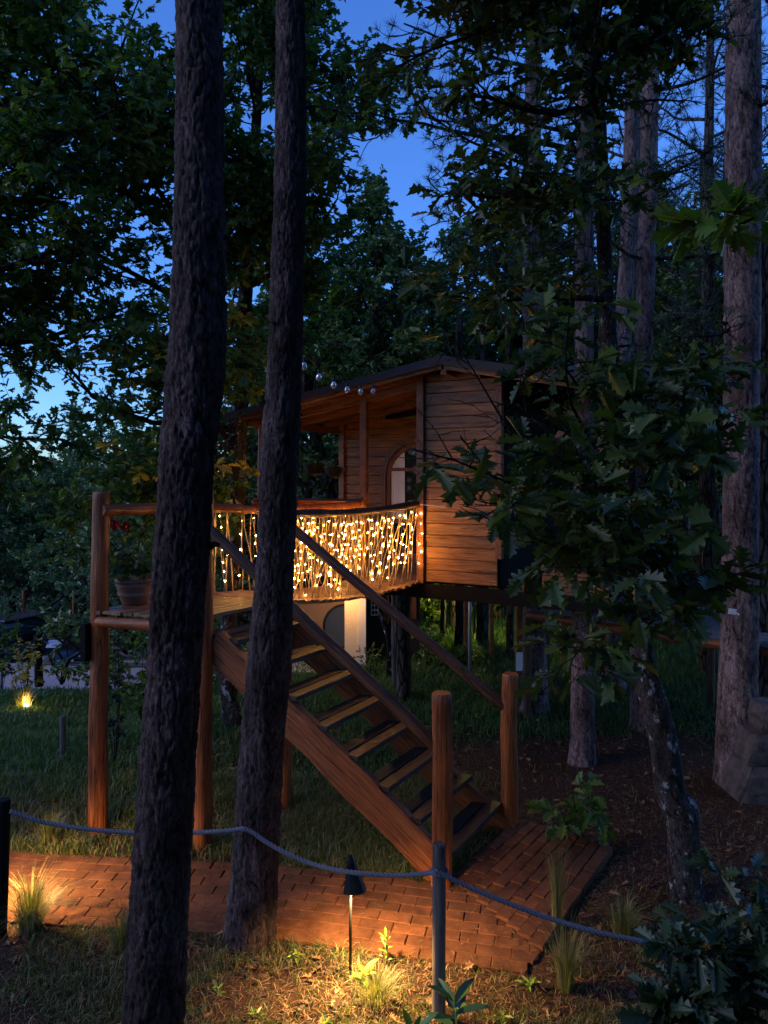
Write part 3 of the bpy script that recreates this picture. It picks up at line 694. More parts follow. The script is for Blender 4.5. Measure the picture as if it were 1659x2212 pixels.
# ------------------------------------------------------------------ staircase
st = thing('wooden_staircase', (.48, 6.31, 0), 'open wooden staircase with plank treads and log handrails', 'staircase')
S0 = Vector((-1.60, 6.98, 0)); S1 = Vector((.42, 6.42, 0)); W = Vector((.53, .93, 0))
ztop = lambda t: 2.10 - 1.764 * t
N1 = Vector((.48, 6.31, 0)); N2 = Vector((1.22, 7.33, 0))
sdir = (S1 - S0); 
def spt(t, z=0.): q = S0 + sdir * t; return Vector((q.x, q.y, ztop(t) + z))
sh = .27; perp = .176   # half vertical height of the stringer
slab_beam('stringer', spt(.015, -.165), spt(1.035, -.165), .275, .085, M_BEAM, st, .02, 3)
slab_beam('stringer', spt(.02, -.165) + W, spt(1.15, -.165) + W, .275, .085, M_BEAM, st, .02, 8)
wn_ = W.normalized(); dn = sdir.normalized()
for k in range(-1, 7):
    t = .925 - .1345 * k
    for j, dt in enumerate((0, -.072)):
        tt = t + dt; z = ztop(t) + .035; q = S0 + sdir * tt; c0_ = Vector((q.x, q.y, z)) + wn_ * (-.02 if k < 7 else .04)
        M = frame(c0_, wn_, (0, 0, 1)); L = W.length + .04; m = MB(); n_ = 10; V = []; w_ = .063
        for a in range(n_ + 1):
            x = L * a / n_; jz = rnd(-.0025, .0025)
            for yy, zz in ((-w_, -.02), (w_, -.02), (w_, .018), (w_ - .006, .022), (-w_ + .006, .022), (-w_, .018)): V.append((x, yy + rnd(-.002, .002), zz + jz))
        Fc = [(a * 6 + i, a * 6 + (i + 1) % 6, (a + 1) * 6 + (i + 1) % 6, (a + 1) * 6 + i) for a in range(n_) for i in range(6)] + [(5, 4, 3, 2, 1, 0), tuple(n_ * 6 + i for i in range(6))]
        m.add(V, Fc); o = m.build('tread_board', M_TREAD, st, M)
log('newel_post', up(N1, -.2), up(N1, 1.62), .088, .084, M_LOG, st, .03, 24, bevel=True)
log('newel_post', up(N2, -.2), up(N2, 1.52), .085, .078, M_LOG, st, .03, 22, bevel=True)
log('handrail', Vector((B.x + .07, B.y - .05, 2.95)), Vector((N1.x - .06, N1.y + .03, 1.19)), .052, .055, M_LOGD, st, .08, 16)
log('handrail', Vector((C.x + .05, C.y - .02, 2.93)), Vector((N2.x - .05, N2.y, 1.20)), .050, .052, M_LOGD, st, .08, 16)

# ------------------------------------------------------------------ treehouse
e1 = Vector((.868, -.497, 0)); e2 = Vector((.497, .868, 0)); O = Vector((.51, 9.46, 0)); FZ = 2.13
def H(k, m, z): q = O + e1 * k + e2 * m; return Vector((q.x, q.y, z))
th = thing('treehouse', (O.x, O.y, 0), 'brown timber treehouse cabin with gabled roof and open porch on stilts', 'treehouse')
RK = .40   # ridge position along the front
def roofz(k): return 4.80 - (abs(k - RK) * .163 if k < RK else (k - RK) * .20)
PROF = None
def board(p0, p1, hgt, nrm, mat, parent, name='wall_board', th_=.022, c=.007, gap=.004):
    """horizontal cladding board from p0 to p1 (lower edge), outer face towards nrm, chamfered long edges"""
    p0 = Vector(p0); L = (Vector(p1) - p0).length; M = frame(p0, Vector(p1) - p0, (0, 0, 1)); s = 1 if (M.to_3x3() @ Vector((0, 1, 0))).dot(nrm) > 0 else -1
    hh = hgt - gap; pr = [(0, 0), (th_ - c, 0), (th_, c), (th_, hh - c), (th_ - c, hh), (0, hh)]; V = []; n_ = 2
    for a in range(n_ + 1):
        for y, z in pr: V.append((L * a / n_, y * s, z))
    k = len(pr); Fc = [(a * k + i, a * k + (i + 1) % k, (a + 1) * k + (i + 1) % k, (a + 1) * k + i) for a in range(n_) for i in range(k)]; Fc += [tuple(range(k - 1, -1, -1)), tuple(n_ * k + i for i in range(k))]
    if s > 0: Fc = [f[::-1] for f in Fc]
    m = MB(); m.add(V, Fc); return m.build(name, mat, parent, M)
# front bay (right): boards
KR = .96
def wallbox(name, k0, m0, k1, m1, z0, z1, th_, mat, tops=None):
    a, b_ = H(k0, m0, 0), H(k1, m1, 0); d = (b_ - a).normalized(); nn = Vector((d.y, -d.x, 0)); z1b = z1 if tops is None else tops
    V = []
    for q, zt in ((a, z1), (b_, z1b)):
        for s in (-.5, .5):
            for z in (z0, zt): V.append(Vector((q.x, q.y, z)) + nn * s * th_)
    M = Matrix.Translation(V[0]); m = MB(); m.add([v - V[0] for v in V], [(0, 1, 3, 2), (4, 6, 7, 5), (0, 4, 5, 1), (2, 3, 7, 6), (0, 2, 6, 4), (1, 5, 7, 3)]); return m.build(name, mat, th, M)
wallbox('inner_wall', .02, .03, KR - .02, .03, FZ, roofz(0) - .12, .03, M_TRIMX, roofz(KR) - .12)
nrow = 17; bh = (roofz(KR) - .08 - FZ) / nrow
for i in range(nrow + 1):
    z = FZ + i * bh
    k0, k1 = .0, KR
    if z + bh > roofz(KR) - .09:  # clipped under the rake
        kk = RK + (4.80 - .10 - (z + bh)) / .20; k1 = max(.3, min(KR, kk + .1)) if z + bh > roofz(KR) else KR
        k1 = KR if i < nrow else .75
    board(H(k0, 0, z), H(k1, 0, z), bh if i < nrow else min(bh, .09), -e2, M_WALL, th)
beam('corner_post', H(-.035, -.03, FZ - .02), H(-.035, -.03, roofz(0) - .06), .085, .10, M_TRIM, th, up=e2, cham=.006)
beam('corner_post', H(KR + .035, -.03, FZ + .33), H(KR + .035, -.03, roofz(KR) - .04), .07, .085, M_TRIM, th, up=e2, cham=.006)
# side wall of the enclosed room, shade put into its black colour
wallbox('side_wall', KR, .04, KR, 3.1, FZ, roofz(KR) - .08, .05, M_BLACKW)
wallbox('side_wall', 0.02, .1, 0.02, 1.0, FZ, roofz(0) - .08, .04, M_TRIMX)
# porch back wall with the arched door
BM = 1.92; KL = -2.42; DK = -1.10; DW = .55; DTOP = 3.98
wallbox('inner_wall', KL, BM + .02, DK - DW - .02, BM + .02, FZ, roofz(KL) - .06, .03, M_TRIMX, roofz(DK - DW) - .06)
wallbox('inner_wall', DK + DW + .02, BM + .02, KR, BM + .02, FZ, roofz(DK + DW) - .06, .03, M_TRIMX, 4.55)
nr2 = 13; bh2 = .148
for i in range(nr2 + 3):
    z = FZ + i * bh2; zm = z + bh2 / 2
    hw = DW
    zs = DTOP - DW
    if zm > zs: hw = math.sqrt(max(0, DW ** 2 - (zm - zs) ** 2))
    if zm > DTOP: hw = 0
    zmaxL = roofz(KL) - .1
    kl = KL
    if z + bh2 > zmaxL: kl = RK - (4.80 - .1 - z - bh2) / .163
    if hw > 0:
        if kl < DK - hw - .1: board(H(kl, BM, z), H(DK - hw, BM, z), bh2, -e2, M_WALL, th)
        board(H(DK + hw, BM, z), H(KR - .1, BM, z), bh2, -e2, M_WALL, th)
    elif z + bh2 < 4.7: board(H(max(kl, KL), BM, z), H(min(KR - .1, .4), BM, z), bh2, -e2, M_WALL, th)
beam('corner_post', H(KL - .03, BM - .02, FZ), H(KL - .03, BM - .02, roofz(KL) - .04), .09, .10, M_TRIM, th, up=e2)
# arched door
Md = frame(H(DK, BM - .01, FZ), e1, (0, 0, 1))   # local x along wall, y into room, z up
def arch(r, n=18): return [(-r * math.cos(math.pi * i / n), DTOP - DW - FZ + r * math.sin(math.pi * i / n)) for i in range(n + 1)]
def archband(ro, ri, y0, y1, mat, name, parent, bottom=0.):
    o_ = [(-ro, bottom)] + arch(ro) + [(ro, bottom)]; i_ = [(-ri, bottom)] + arch(ri) + [(ri, bottom)]; V = []; n = len(o_)
    for (x, z), (x2, z2) in zip(o_, i_): V += [(x, y0, z), (x2, y0, z2), (x, y1, z), (x2, y1, z2)]
    Fc = []
    for i in range(n - 1):
        a = i * 4; Fc += [(a, a + 1, a + 5, a + 4), (a + 2, a + 6, a + 7, a + 3), (a, a + 4, a + 6, a + 2), (a + 1, a + 3, a + 7, a + 5)]
    Fc += [(0, 2, 3, 1), ((n - 1) * 4, (n - 1) * 4 + 1, (n - 1) * 4 + 3, (n - 1) * 4 + 2)]
    m = MB(); m.add(V, Fc); return m.build(name, mat, parent, Md)
door = archband(DW + .05, DW - .03, -.07, .04, M_TRIM, 'door', th); door['label'] = 'round-topped glazed door'
archband(DW - .032, DW - .10, -.035, .02, M_TRIM, 'door_frame', door)
m = MB(); m.box((0, -.01, .06), (2 * DW - .2, .05, .12)); m.box((0, -.012, .62), (2 * DW - .2, .045, .07)); m.box((0, -.012, 1.42), (2 * DW - .2, .045, .05)); m.box((.10, -.008, .9), (.03, .03, 1.5)); m.build('door_rail', M_TRIM, door, Md)
m = MB(); V = [(x, .01, z) for x, z in [(-DW + .1, .1)] + arch(DW - .1) + [(DW - .1, .1)]]; m.add(V, [tuple(range(len(V)))]); m.build('door_pane', M_GLASSD, door, Md)
m = MB(); n_ = 40; xs = np.linspace(-DW + .11, -.20, n_); V = []
for x in xs:
    y = -.004 - .008 * (1 + math.sin(x * 150)); xx = abs(x); zt = DTOP - DW - FZ + math.sqrt(max(0, (DW - .1) ** 2 - x * x)) - .01
    V += [(x, y, .64), (x, y, zt)]
m.add(V, [(i * 2, i * 2 + 2, i * 2 + 3, i * 2 + 1) for i in range(n_ - 1)]); m.build('curtain', M_CURTAIN, door, Md, True)
# porch posts, rails, floor
KP = -.886; KF = -2.60
beam('porch_post', H(KP, 0, FZ), H(KP, 0, roofz(KP) - .12), .07, .10, M_TRIM, th, up=e2)
log('porch_post', H(KF, .02, FZ), H(KF, .02, roofz(KF) - .1), .05, .05, M_LOG, th, .05, 12)
log('porch_rail', H(KF - .1, -.03, 3.07), H(KP + .03, -.04, 3.10), .058, .05, M_LOG, th, .12, 14)
log('porch_rail', H(KF, .03, 2.95), H(KF, BM, 2.95), .045, .045, M_LOG, th, .1, 10)
board(H(KF - .1, -.02, 3.10), H(KP - .02, -.02, 3.10), .02, -e2, M_BEAM, th, 'rail_cap', .16, .003)
for i in range(9):
    k = KF + .12 + i * (KP - KF - .15) / 8; beam('baluster', H(k, .0, FZ + .02), H(k, .0, 3.05), .025, .025, M_TRIM, th, up=e2, cham=.003)
for k0_, k1_ in ((KF, KP),): log('porch_rail', H(k0_, 0, 2.45), H(k1_, 0, 2.45), .03, .03, M_LOG, th, .1, 8)
nf = 16
for i in range(nf):
    m0 = -.04 + i * (BM + .04) / nf; board(H(KF - .1, m0, FZ - .03), H(-.08, m0, FZ - .03), .03, e2, M_PLANK, th, 'floor_board', (BM + .04) / nf - .008, .002, 0)
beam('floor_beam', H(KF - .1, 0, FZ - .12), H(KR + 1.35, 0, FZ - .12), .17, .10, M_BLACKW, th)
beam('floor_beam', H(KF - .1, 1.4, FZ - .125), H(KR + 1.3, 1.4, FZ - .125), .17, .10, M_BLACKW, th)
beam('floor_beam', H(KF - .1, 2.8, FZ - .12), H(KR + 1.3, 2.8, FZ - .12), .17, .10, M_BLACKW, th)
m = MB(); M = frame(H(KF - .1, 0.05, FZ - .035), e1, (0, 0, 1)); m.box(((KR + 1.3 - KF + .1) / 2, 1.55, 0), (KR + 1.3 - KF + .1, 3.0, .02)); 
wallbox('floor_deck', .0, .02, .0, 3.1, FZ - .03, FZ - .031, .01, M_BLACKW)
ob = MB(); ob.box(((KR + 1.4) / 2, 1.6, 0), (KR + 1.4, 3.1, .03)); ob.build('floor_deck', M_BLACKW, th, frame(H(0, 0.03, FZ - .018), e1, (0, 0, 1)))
# right side deck: low boarding, post, diagonal brace
for i in range(3): board(H(KR + .55, .0, FZ - .08 + i * .125), H(KR + 1.3, .0, FZ - .08 + i * .125), .125, -e2, M_TRIMX, th)
beam('roof_post', H(KR + 1.22, -.02, FZ), H(KR + 1.22, -.02, roofz(KR + 1.22) - .1), .06, .06, M_WALL, th, up=e2)
beam('brace', H(.98, -.035, 2.82), H(1.98, -.035, 4.28), .03, .075, M_TRIM, th, up=e2)
# stilts
for (x, y, r, sq, mt) in ((.17, 12.3, .045, 0, M_GREYW), (.30, 11.8, .12, 0, M_BARKFAR), (2.26, 12.5, .085, 1, M_TRIM), (-1.6, 12.4, .09, 0, M_LOGD), (1.5, 9.7, .09, 0, M_BLACKW)):
    if sq: beam('stilt', (x, y, -.1), (x, y, FZ - .2), r * 2, r * 2, mt, th, up=(0, 1, 0))
    elif mt is not M_BLACKW: log('stilt', (x, y, -.2), (x, y, FZ - .2), r, r * .9, mt, th, .06, 12)
m = MB(); m.box((0, -.006, 0), (.16, .008, .30)); nb_ = m.build('notice_sheet', M_WHITE, th, Matrix.Translation((2.24, 12.405, .42))); nb_['label'] = 'blank white sheet on the stilt'
# roof
OV = -.36; RL = 3.45
def slope(k0, k1, nm):
    fz0, fz1 = roofz(k0), roofz(k1)
    p0, p1 = H(k0, OV, fz0), H(k1, OV, fz1); L = (p1 - p0).length; M = frame(p0, p1 - p0, (0, 0, 1)); m = MB(); m.box((L / 2, RL / 2, .035), (L, RL, .05)); m.build(nm, M_ROOF, th, M)
    return p0, p1
KE, KX = -2.93, 2.2
slope(RK, KX, 'roof'); slope(KE, RK, 'roof')
def rk(k0, k1, mm, dz, h_, w_, mat, nm):
    beam(nm, H(k0, mm, roofz(k0) + dz), H(k1, mm, roofz(k1) + dz), h_, w_, mat, th)
rk(KE - .02, RK, OV - .02, .0, .105, .035, M_ROOF, 'fascia'); rk(RK, KX + .02, OV - .02, .0, .105, .035, M_ROOF, 'fascia')
rk(KE + .03, RK - .01, OV + .035, -.065, .055, .04, M_TRIMX, 'rafter'); rk(RK + .03, KX, OV + .035, -.07, .06, .04, M_WALL, 'rafter')
for mm in (.30, .95, 1.6, 2.25): rk(KE + .05, RK - .02, mm, -.06, .09, .045, M_TRIMX, 'rafter')
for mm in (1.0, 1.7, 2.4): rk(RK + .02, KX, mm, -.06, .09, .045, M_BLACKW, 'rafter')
nsb = 20
for i in range(nsb):  # ceiling boards under the porch slope
    ka = KE + .03 + i * (RK - KE - .06) / nsb; kb = KE + .03 + (i + .93) * (RK - KE - .06) / nsb
    pa, pb = H(ka, OV + .06, roofz(ka) - .012), H(kb, OV + .06, roofz(kb) - .012); M = frame(pa, e2, (pb - pa).normalized().cross(e2)); w_ = (pb - pa).length
    m = MB(); Mi = M.inverted(); q = Mi @ pb; m.box((RL / 2 - .05, q.y / 2, -.0), (RL - .12, w_, .014)); m.build('ceiling_board', M_TRIMX, th, M)
beam('ridge_beam', H(RK, OV + .05, 4.70), H(RK, RL + OV - .1, 4.70), .12, .07, M_TRIMX, th)
beam('eave_beam', H(KF, OV + .1, roofz(KF) - .12), H(KF, RL + OV, roofz(KF) - .12), .10, .06, M_TRIMX, th)
beam('header_beam', H(KF - .1, 0, roofz(KF) - .145), H(-.06, 0, roofz(-.06) - .145), .10, .05, M_TRIMX, th)

# ------------------------------------------------------------------ rope bridge
br = thing('rope_bridge', (C.x, C.y, DZ), 'sagging plank bridge with rope netting leading to the cabin porch', 'rope bridge')
n0 = C + Vector((.05, .08, 0)); n1 = H(-.06, -.09, 0); f0 = E_ + Vector((.06, .05, 0)); f1 = H(KP + .04, -.09, 0)
def sag(t, s=.09): return -4 * s * t * (1 - t)
def bz(t): return DZ - .01 + (.0) * t + sag(t, .075)
def bp(t, w, z=0.):  # w 0 near side, 1 far side
    a = n0.lerp(n1, t); b_ = f0.lerp(f1, t); q = a.lerp(b_, w); return Vector((q.x, q.y, bz(t) + z))
npk = 33; random.seed(11)
for i in range(npk):
    t = (i + .5) / npk; a = bp(t, 0); b_ = bp(t, 1); d = (b_ - a).normalized(); a = a - d * (.07 + rnd(-.03, .035)); b_ = b_ + d * (.05 + rnd(-.02, .02)); L = (b_ - a).length; w_ = (n1 - n0).length / npk - .013
    M = frame(a, b_ - a, (0, 0, 1)); m = MB(); m.box((L / 2, 0, 0), (L, w_ + rnd(-.006, .003), .026), None, .004); o = m.build('bridge_plank', M_PLANK, br, M)
m = MB(); m.tube([bp(t, .12, -.035) for t in np.linspace(0, 1, 12)], .015, 6); m.build('support_cable', M_HEMP, br); m = MB(); m.tube([bp(t, .88, -.035) for t in np.linspace(0, 1, 12)], .015, 6); m.build('support_cable', M_HEMP, br)
def railpt(t, w):
    q = bp(t, w); return Vector((q.x, q.y, (3.05 + .045 * t if w < .5 else 3.06 + .03 * t) + sag(t, .045 if w < .5 else .03)))
def baselog(nm, pts, r, mat, parent, seed):
    """bumpy curved rail through world points"""
    cp = catmull(pts, 8); m = MB(); n = 12; rr = [r * (1 + .32 * (float(vnoise(np.array([[i * .35, seed, 0.]]), 5)[0]) - .5)) for i in range(len(cp))]
    m.tube(cp, rr, n); return m.build(nm, mat, parent, None, True)
ex = (n1 - n0).normalized()
baselog('bridge_rail', [railpt(0, 0) - ex * .1] + [railpt(t, 0) for t in (.2, .4, .6, .8)] + [railpt(1, 0)], .042, M_LOGD, br, 3)
baselog('bridge_rail', [railpt(0, 1) - ex * .05] + [railpt(t, 1) for t in (.25, .5, .75)] + [railpt(.97, 1)], .042, M_LOG, br, 9)
rng = np.random.default_rng(4)
def strand(p0, p1, r, slack=.01, n=5):
    pts = [p0.lerp(p1, i / n) + Vector((rng.normal(0, slack), rng.normal(0, slack), 0)) * (1 if 0 < i < n else 0) for i in range(n + 1)]
    m = MB(); m.tube(pts, r, 5); return m
for w, nn in ((0, 25), (1, 17)):
    for i in range(nn):
        t = (i + .5) / nn; top = railpt(t, w) - Vector((0, 0, .03)); 
        for s in (-1, 1):
            if rng.random() < .08: continue
            tb = min(1, max(0, t + s * rng.uniform(.03, .12) + (.01 if w else -.02))); strand(top + Vector((rng.normal(0, .01), rng.normal(0, .01), 0)), bp(tb, .13 if w == 0 else .93, .0), rng.uniform(.0042, .0062), .010).build('net_rope', M_HEMP, br, None, True)
# net ropes under the landing's back rail
for i in range(4):
    for s in (-1, 1):
        t = (i + .5) / 4; p0 = up(D.lerp(E_, t), RZ - .04); p1 = up(D.lerp(E_, min(1, max(0, t + s * .12 + .1))), DZ); strand(p0, p1, .007).build('net_rope', M_HEMP, plat, None, True)
# two slack white cords from the rail end to the pines
cd = []
# ------------------------------------------------------------------ fairy lights
def bulb_mesh():
    m = MB(); n = 6; m.lathe([(.0001, -.007), (.0036, -.005), (.0047, 0), (.0036, .005), (.0001, .008)], n); return mesh_py('bulb', m.v, m.f, M_BULB, True)
BU = bulb_mesh()
def fairy(label, tops, nb_, drop, parent_loc):
    t_ = thing('fairy_light_curtain', parent_loc, label, 'fairy lights', 'warm fairy light curtains on the bridge')
    wire = MB(); wire.tube([p + Vector((0, 0, .0)) for p, q in tops], .0025, 3)
    cnt = 0
    for p, q in tops:
        L = rng.uniform(*drop); k = 9; pts = []; sx = rng.normal(0, .02); dirv = (q - p)
        for i in range(k + 1):
            f = i / k; pts.append(p + dirv * f * L + Vector((sx * f + rng.normal(0, .014), sx * f * .8 + rng.normal(0, .014), 0)))
        ms = MB(); ms.tube(pts, .0022, 3); s_ = ms.build('light_string', M_CORD2, t_)
        nbb = max(3, int(nb_ * L + rng.integers(-1, 2)))
        for j in range(nbb):
            f = (j + rng.uniform(.25, .8)) / nbb * k; i = min(int(f), k - 1); c = pts[i].lerp(pts[i + 1], f - i); M = Matrix.Translation(c + Vector((rng.normal(0, .008), rng.normal(0, .008), -.008))) @ Matrix.Rotation(rng.uniform(0, 3.1), 4, 'Y') @ Matrix.Scale(float(rng.choice([.8, 1., 1., 1.35])), 4)
            obj('bulb', BU, s_, M); cnt += 1
    wire.build('lead_wire', M_CORD2, t_); return cnt
M_CORD2 = plain('amber_wire', (.45, .33, .16), .5)
tops = []
for i in range(27):
    t = (i + rng.uniform(.2, .8)) / 27; tops.append((railpt(t, 0) - Vector((0, 0, .045)) + e2 * .0, bp(min(1, max(0, t + rng.normal(0, .025))), .10, .03)))
c1 = fairy('curtain of warm fairy lights hanging from the near bridge rail', tops, 8.2, (.55, 1.0), (n0.x, n0.y, DZ))
tops = []
for i in range(16):
    t = (i + rng.uniform(.2, .8)) / 16; tops.append((railpt(t, 1) - Vector((0, 0, .045)), bp(min(1, max(0, t + rng.normal(0, .025))), 1, .03)))
for i in range(5):
    t = (i + .5) / 5; tops.append((up(D.lerp(E_, t), RZ - .06), up(D.lerp(E_, min(1, t + rng.uniform(-.1, .25))), DZ + .03)))
tops.append((H(.0, -.095, 3.05), H(.0, -.095, 2.2)))
c2 = fairy('curtain of warm fairy lights hanging from the far bridge rail and landing', tops, 6.5, (.7, 1.0), (f0.x, f0.y, DZ))
print('bulbs', c1, c2)

# ------------------------------------------------------------------ near pine trunks
def trunk_thing(name, label, spec, mat, n=56, dz=.03, depth=.014, sc=(9, 2.4), seed=0, cat='pine tree', group=None, flare=.12, top=None):
    pts = [P(u, v, d) for u, v, w, d in spec]; rad = [w / F * d / 2 for u, v, w, d in spec]
    if top: pts += [pts[-1] + Vector(top[0])]; rad += [top[1]]
    t = thing(name, pts[0], label, cat, group)
    obj('trunk', trunk_mesh('trunk', pts, rad, mat, n, dz, sc, depth, seed, flare=flare), t, Matrix.Translation(pts[0]))
    return t
s1 = [(u, v, w, 4.2) for u, v, w in [(318, 2420, 140), (331, 2212, 124), (343, 1990, 120), (360, 1700, 116), (376, 1428, 108), (388, 1247, 110), (399, 1103, 110), (405, 995, 112), (424, 795, 118), (429, 600, 110), (432, 400, 98), (433, 200, 97), (430, 0, 92), (430, -300, 88), (440, -900, 78)]]
tA = trunk_thing('pine_tree', 'thick dark pine trunk nearest the viewer, left of centre, crossing the whole view', s1, M_BARK, 140, .013, .017, (15, 6.2), 3, flare=0)
s2 = [(u, v, w, 5.6) for u, v, w in [(538, 2080, 116), (540, 2030, 108), (549, 1887, 98), (563, 1659, 92), (582, 1428, 90), (592, 1247, 78), (600, 1103, 76), (604, 995, 79), (615, 795, 70), (620, 600, 66), (627, 400, 66), (629, 200, 64), (628, 0, 58), (632, -400, 52), (640, -900, 44)]]
tB = trunk_thing('pine_tree', 'leaning pine trunk standing at the front edge of the brick path with rope round it', s2, M_BARK, 120, .015, .015, (17, 7), 11)
s3 = [(1590, 1712, 92, 8.5), (1590, 1640, 82, 8.5), (1596, 1380, 74, 8.5), (1601, 1035, 70, 8.5), (1603, 600, 72, 8.5), (1606, 200, 70, 8.5), (1606, -200, 64, 8.5), (1606, -900, 50, 8.5)]
tE = trunk_thing('pine_tree', 'stout pine trunk beside the stacked blocks at the right edge', s3, M_BARK2, 88, .03, .014, (13, 5), 21)
s4 = [(1257, 1668, 62, 9.1), (1258, 1600, 52, 9.1), (1260, 1380, 46, 9.1), (1261, 992, 41, 9.1), (1262, 600, 38, 9.1), (1264, 200, 34, 9.1), (1266, -300, 28, 9.1), (1266, -900, 18, 9.1)]
tPb = trunk_thing('pine_tree', 'slim pine with lit-toned bark rooted in brown litter right of the stair foot', s4, M_BARK2, 56, .03, .009, (22, 6.5), 31)
s5 = [(1155, 1540, 62, 11.2), (1156, 1480, 52, 11.2), (1153, 1100, 44, 11.2), (1150, 700, 38, 11.2), (1150, 430, 36, 11.2), (1151, 0, 30, 11.2), (1152, -600, 22, 11.2)]
tPa = trunk_thing('pine_tree', 'pine trunk rising behind the cabin roof, rooted by the white notice sheet', s5, M_BARK2, 52, .04, .010, (19, 6), 41)
s6 = [(1385, 1585, 50, 10.4), (1385, 1480, 42, 10.4), (1383, 1000, 38, 10.4), (1385, 860, 38, 10.4), (1396, 560, 37, 10.4), (1404, 200, 36, 10.4), (1408, -200, 32, 10.4), (1408, -800, 22, 10.4)]
tPc = trunk_thing('pine_tree', 'tall straight pine behind the lichen-covered oak trunk', s6, M_BARK2, 48, .04, .009, (20, 6), 51)
s7 = [(1330, 1500, 44, 12.2), (1335, 1100, 38, 12.2), (1345, 760, 35, 12.2), (1358, 500, 34, 12.2), (1366, 200, 31, 12.2), (1370, -400, 24, 12.2)]
trunk_thing('pine_tree', 'farther thin pine trunk just left of the tall straight one', s7, M_BARK2, 44, .05, .009, (18, 5), 61)
s8 = [(1480, 1985, 84, 6.2), (1478, 1900, 66, 6.2), (1476, 1814, 64, 6.2), (1471, 1752, 70, 6.2), (1449, 1718, 62, 6.2), (1436, 1622, 58, 6.2), (1414, 1526, 56, 6.2), (1397, 1465, 50, 6.2), (1380, 1350, 45, 6.2), (1366, 1180, 41, 6.2), (1352, 1006, 39, 6.2), (1331, 880, 35, 6.2), (1311, 650, 32, 6.2), (1300, 375, 28, 6.2), (1286, 0, 22, 6.2), (1280, -400, 14, 6.2)]
oakR = trunk_thing('oak_tree', 'crooked lichen-spotted oak on the right with big lobed leaves over the cabin', s8, M_BARKOAK, 60, .02, .008, (26, 9), 71, 'oak tree')

def world_mesh_part(name, me, parent):  # mesh already in world coordinates
    return obj(name, me, parent, Matrix.Identity(4))
def limbs_to(rng, mb, lst, nside, ntwig, **k):
    tw = []
    for a, b_, r in lst:
        a = P(*a); b_ = P(*b_); d = b_ - a; tw += limb_system(rng, mb, a, d, d.length, r, nside, ntwig, **k)
    return tw
def stub(tr, u, v, d, du, dv, L, r):
    p = P(u, v, d); q = p + Vector((du, -.05, dv)).normalized() * L; m = MB(); m.tube([p, p.lerp(q, .5) + Vector((0, 0, .01)), q], [r * 1.5, r, r * .7], 8); m.build('branch_stub', M_BARKW, tr, None, True)
for a in ((tA, 470, 520, 4.2, 1, .3, .07, .018), (tA, 372, 870, 4.15, -1, .2, .05, .014), (tA, 470, 760, 4.2, 1, .5, .05, .015), (tA, 452, 1180, 4.2, 1, .1, .06, .016), (tB, 652, 240, 5.6, 1, .4, .10, .012), (tB, 596, 700, 5.5, -1, .3, .06, .012), (tB, 640, 900, 5.6, 1, .2, .05, .012), (tE, 1570, 700, 8.4, -1, .2, .12, .015), (tE, 1640, 1000, 8.5, 1, .3, .12, .015)): stub(*a)
# --- left oak behind the landing
rng = np.random.default_rng(21)
s9 = [(507, 1575, 46, 10.6), (497, 1520, 36, 10.6), (488, 1430, 34, 10.6), (497, 1300, 32, 10.6), (512, 1100, 32, 10.6), (520, 870, 34, 10.6), (530, 640, 30, 10.6), (545, 400, 24, 10.6), (560, 150, 18, 10.6), (570, -150, 10, 10.6)]
oakL = trunk_thing('oak_tree', 'leafy oak behind the stair landing spreading its boughs over the left side', s9, M_BARKOAK, 32, .05, .008, (14, 3.5), 81, 'oak tree')
mb = MB()
LL = [((515, 930, 10.6), (60, 720, 8.6), .05), ((515, 1000, 10.6), (100, 1060, 8.6), .05), ((514, 960, 10.6), (150, 900, 8.2), .045), ((525, 700, 10.6), (-20, 620, 8.2), .055), ((530, 600, 10.6), (-20, 380, 8), .055), ((540, 450, 10.6), (60, 120, 8), .05), ((545, 350, 10.6), (230, -60, 9), .045),
      ((530, 620, 10.6), (330, 480, 8.8), .04), ((542, 400, 10.6), (340, 230, 9), .04), ((535, 620, 10.6), (740, 545, 9.4), .045), ((540, 450, 10.6), (800, 330, 9), .045), ((545, 250, 10.6), (740, 40, 9), .04), ((528, 760, 10.6), (720, 700, 10.2), .035), ((545, 200, 10.6), (480, -60, 10), .04),
      ((520, 820, 10.6), (250, 790, 9.5), .04), ((560, 100, 10.6), (800, 180, 9.6), .03), ((560, 150, 10.6), (640, -80, 9.4), .03), ((550, 300, 10.6), (560, 260, 8.8), .03), ((535, 560, 10.6), (520, 500, 9), .03), ((512, 1080, 10.6), (330, 1180, 8.8), .035), ((540, 450, 10.6), (250, 330, 8.6), .04), ((550, 300, 10.6), (180, 160, 9), .04), ((555, 200, 10.6), (330, 60, 9), .04), ((535, 560, 10.6), (100, 500, 9), .04), ((520, 820, 10.6), (400, 700, 9.4), .03), ((530, 640, 10.6), (640, 420, 9.2), .03)]
tw = limbs_to(rng, mb, LL, 11, 7, wob=.30, side_len=.36, twig_len=.45, t0=.15)
world_mesh_part('branches', mesh_py('branches', mb.v, mb.f, M_BARKW, True), oakL)
PRUNEL = [(470, 680, 862, 985), (560, 790, 820, 1000), (640, 830, 770, 1000)]
world_mesh_part('crown', leafmesh('crown', OAK_MID, *pruned(leaves_on(rng, tw, 14, .135), PRUNEL), M_OAK, rng), oakL)
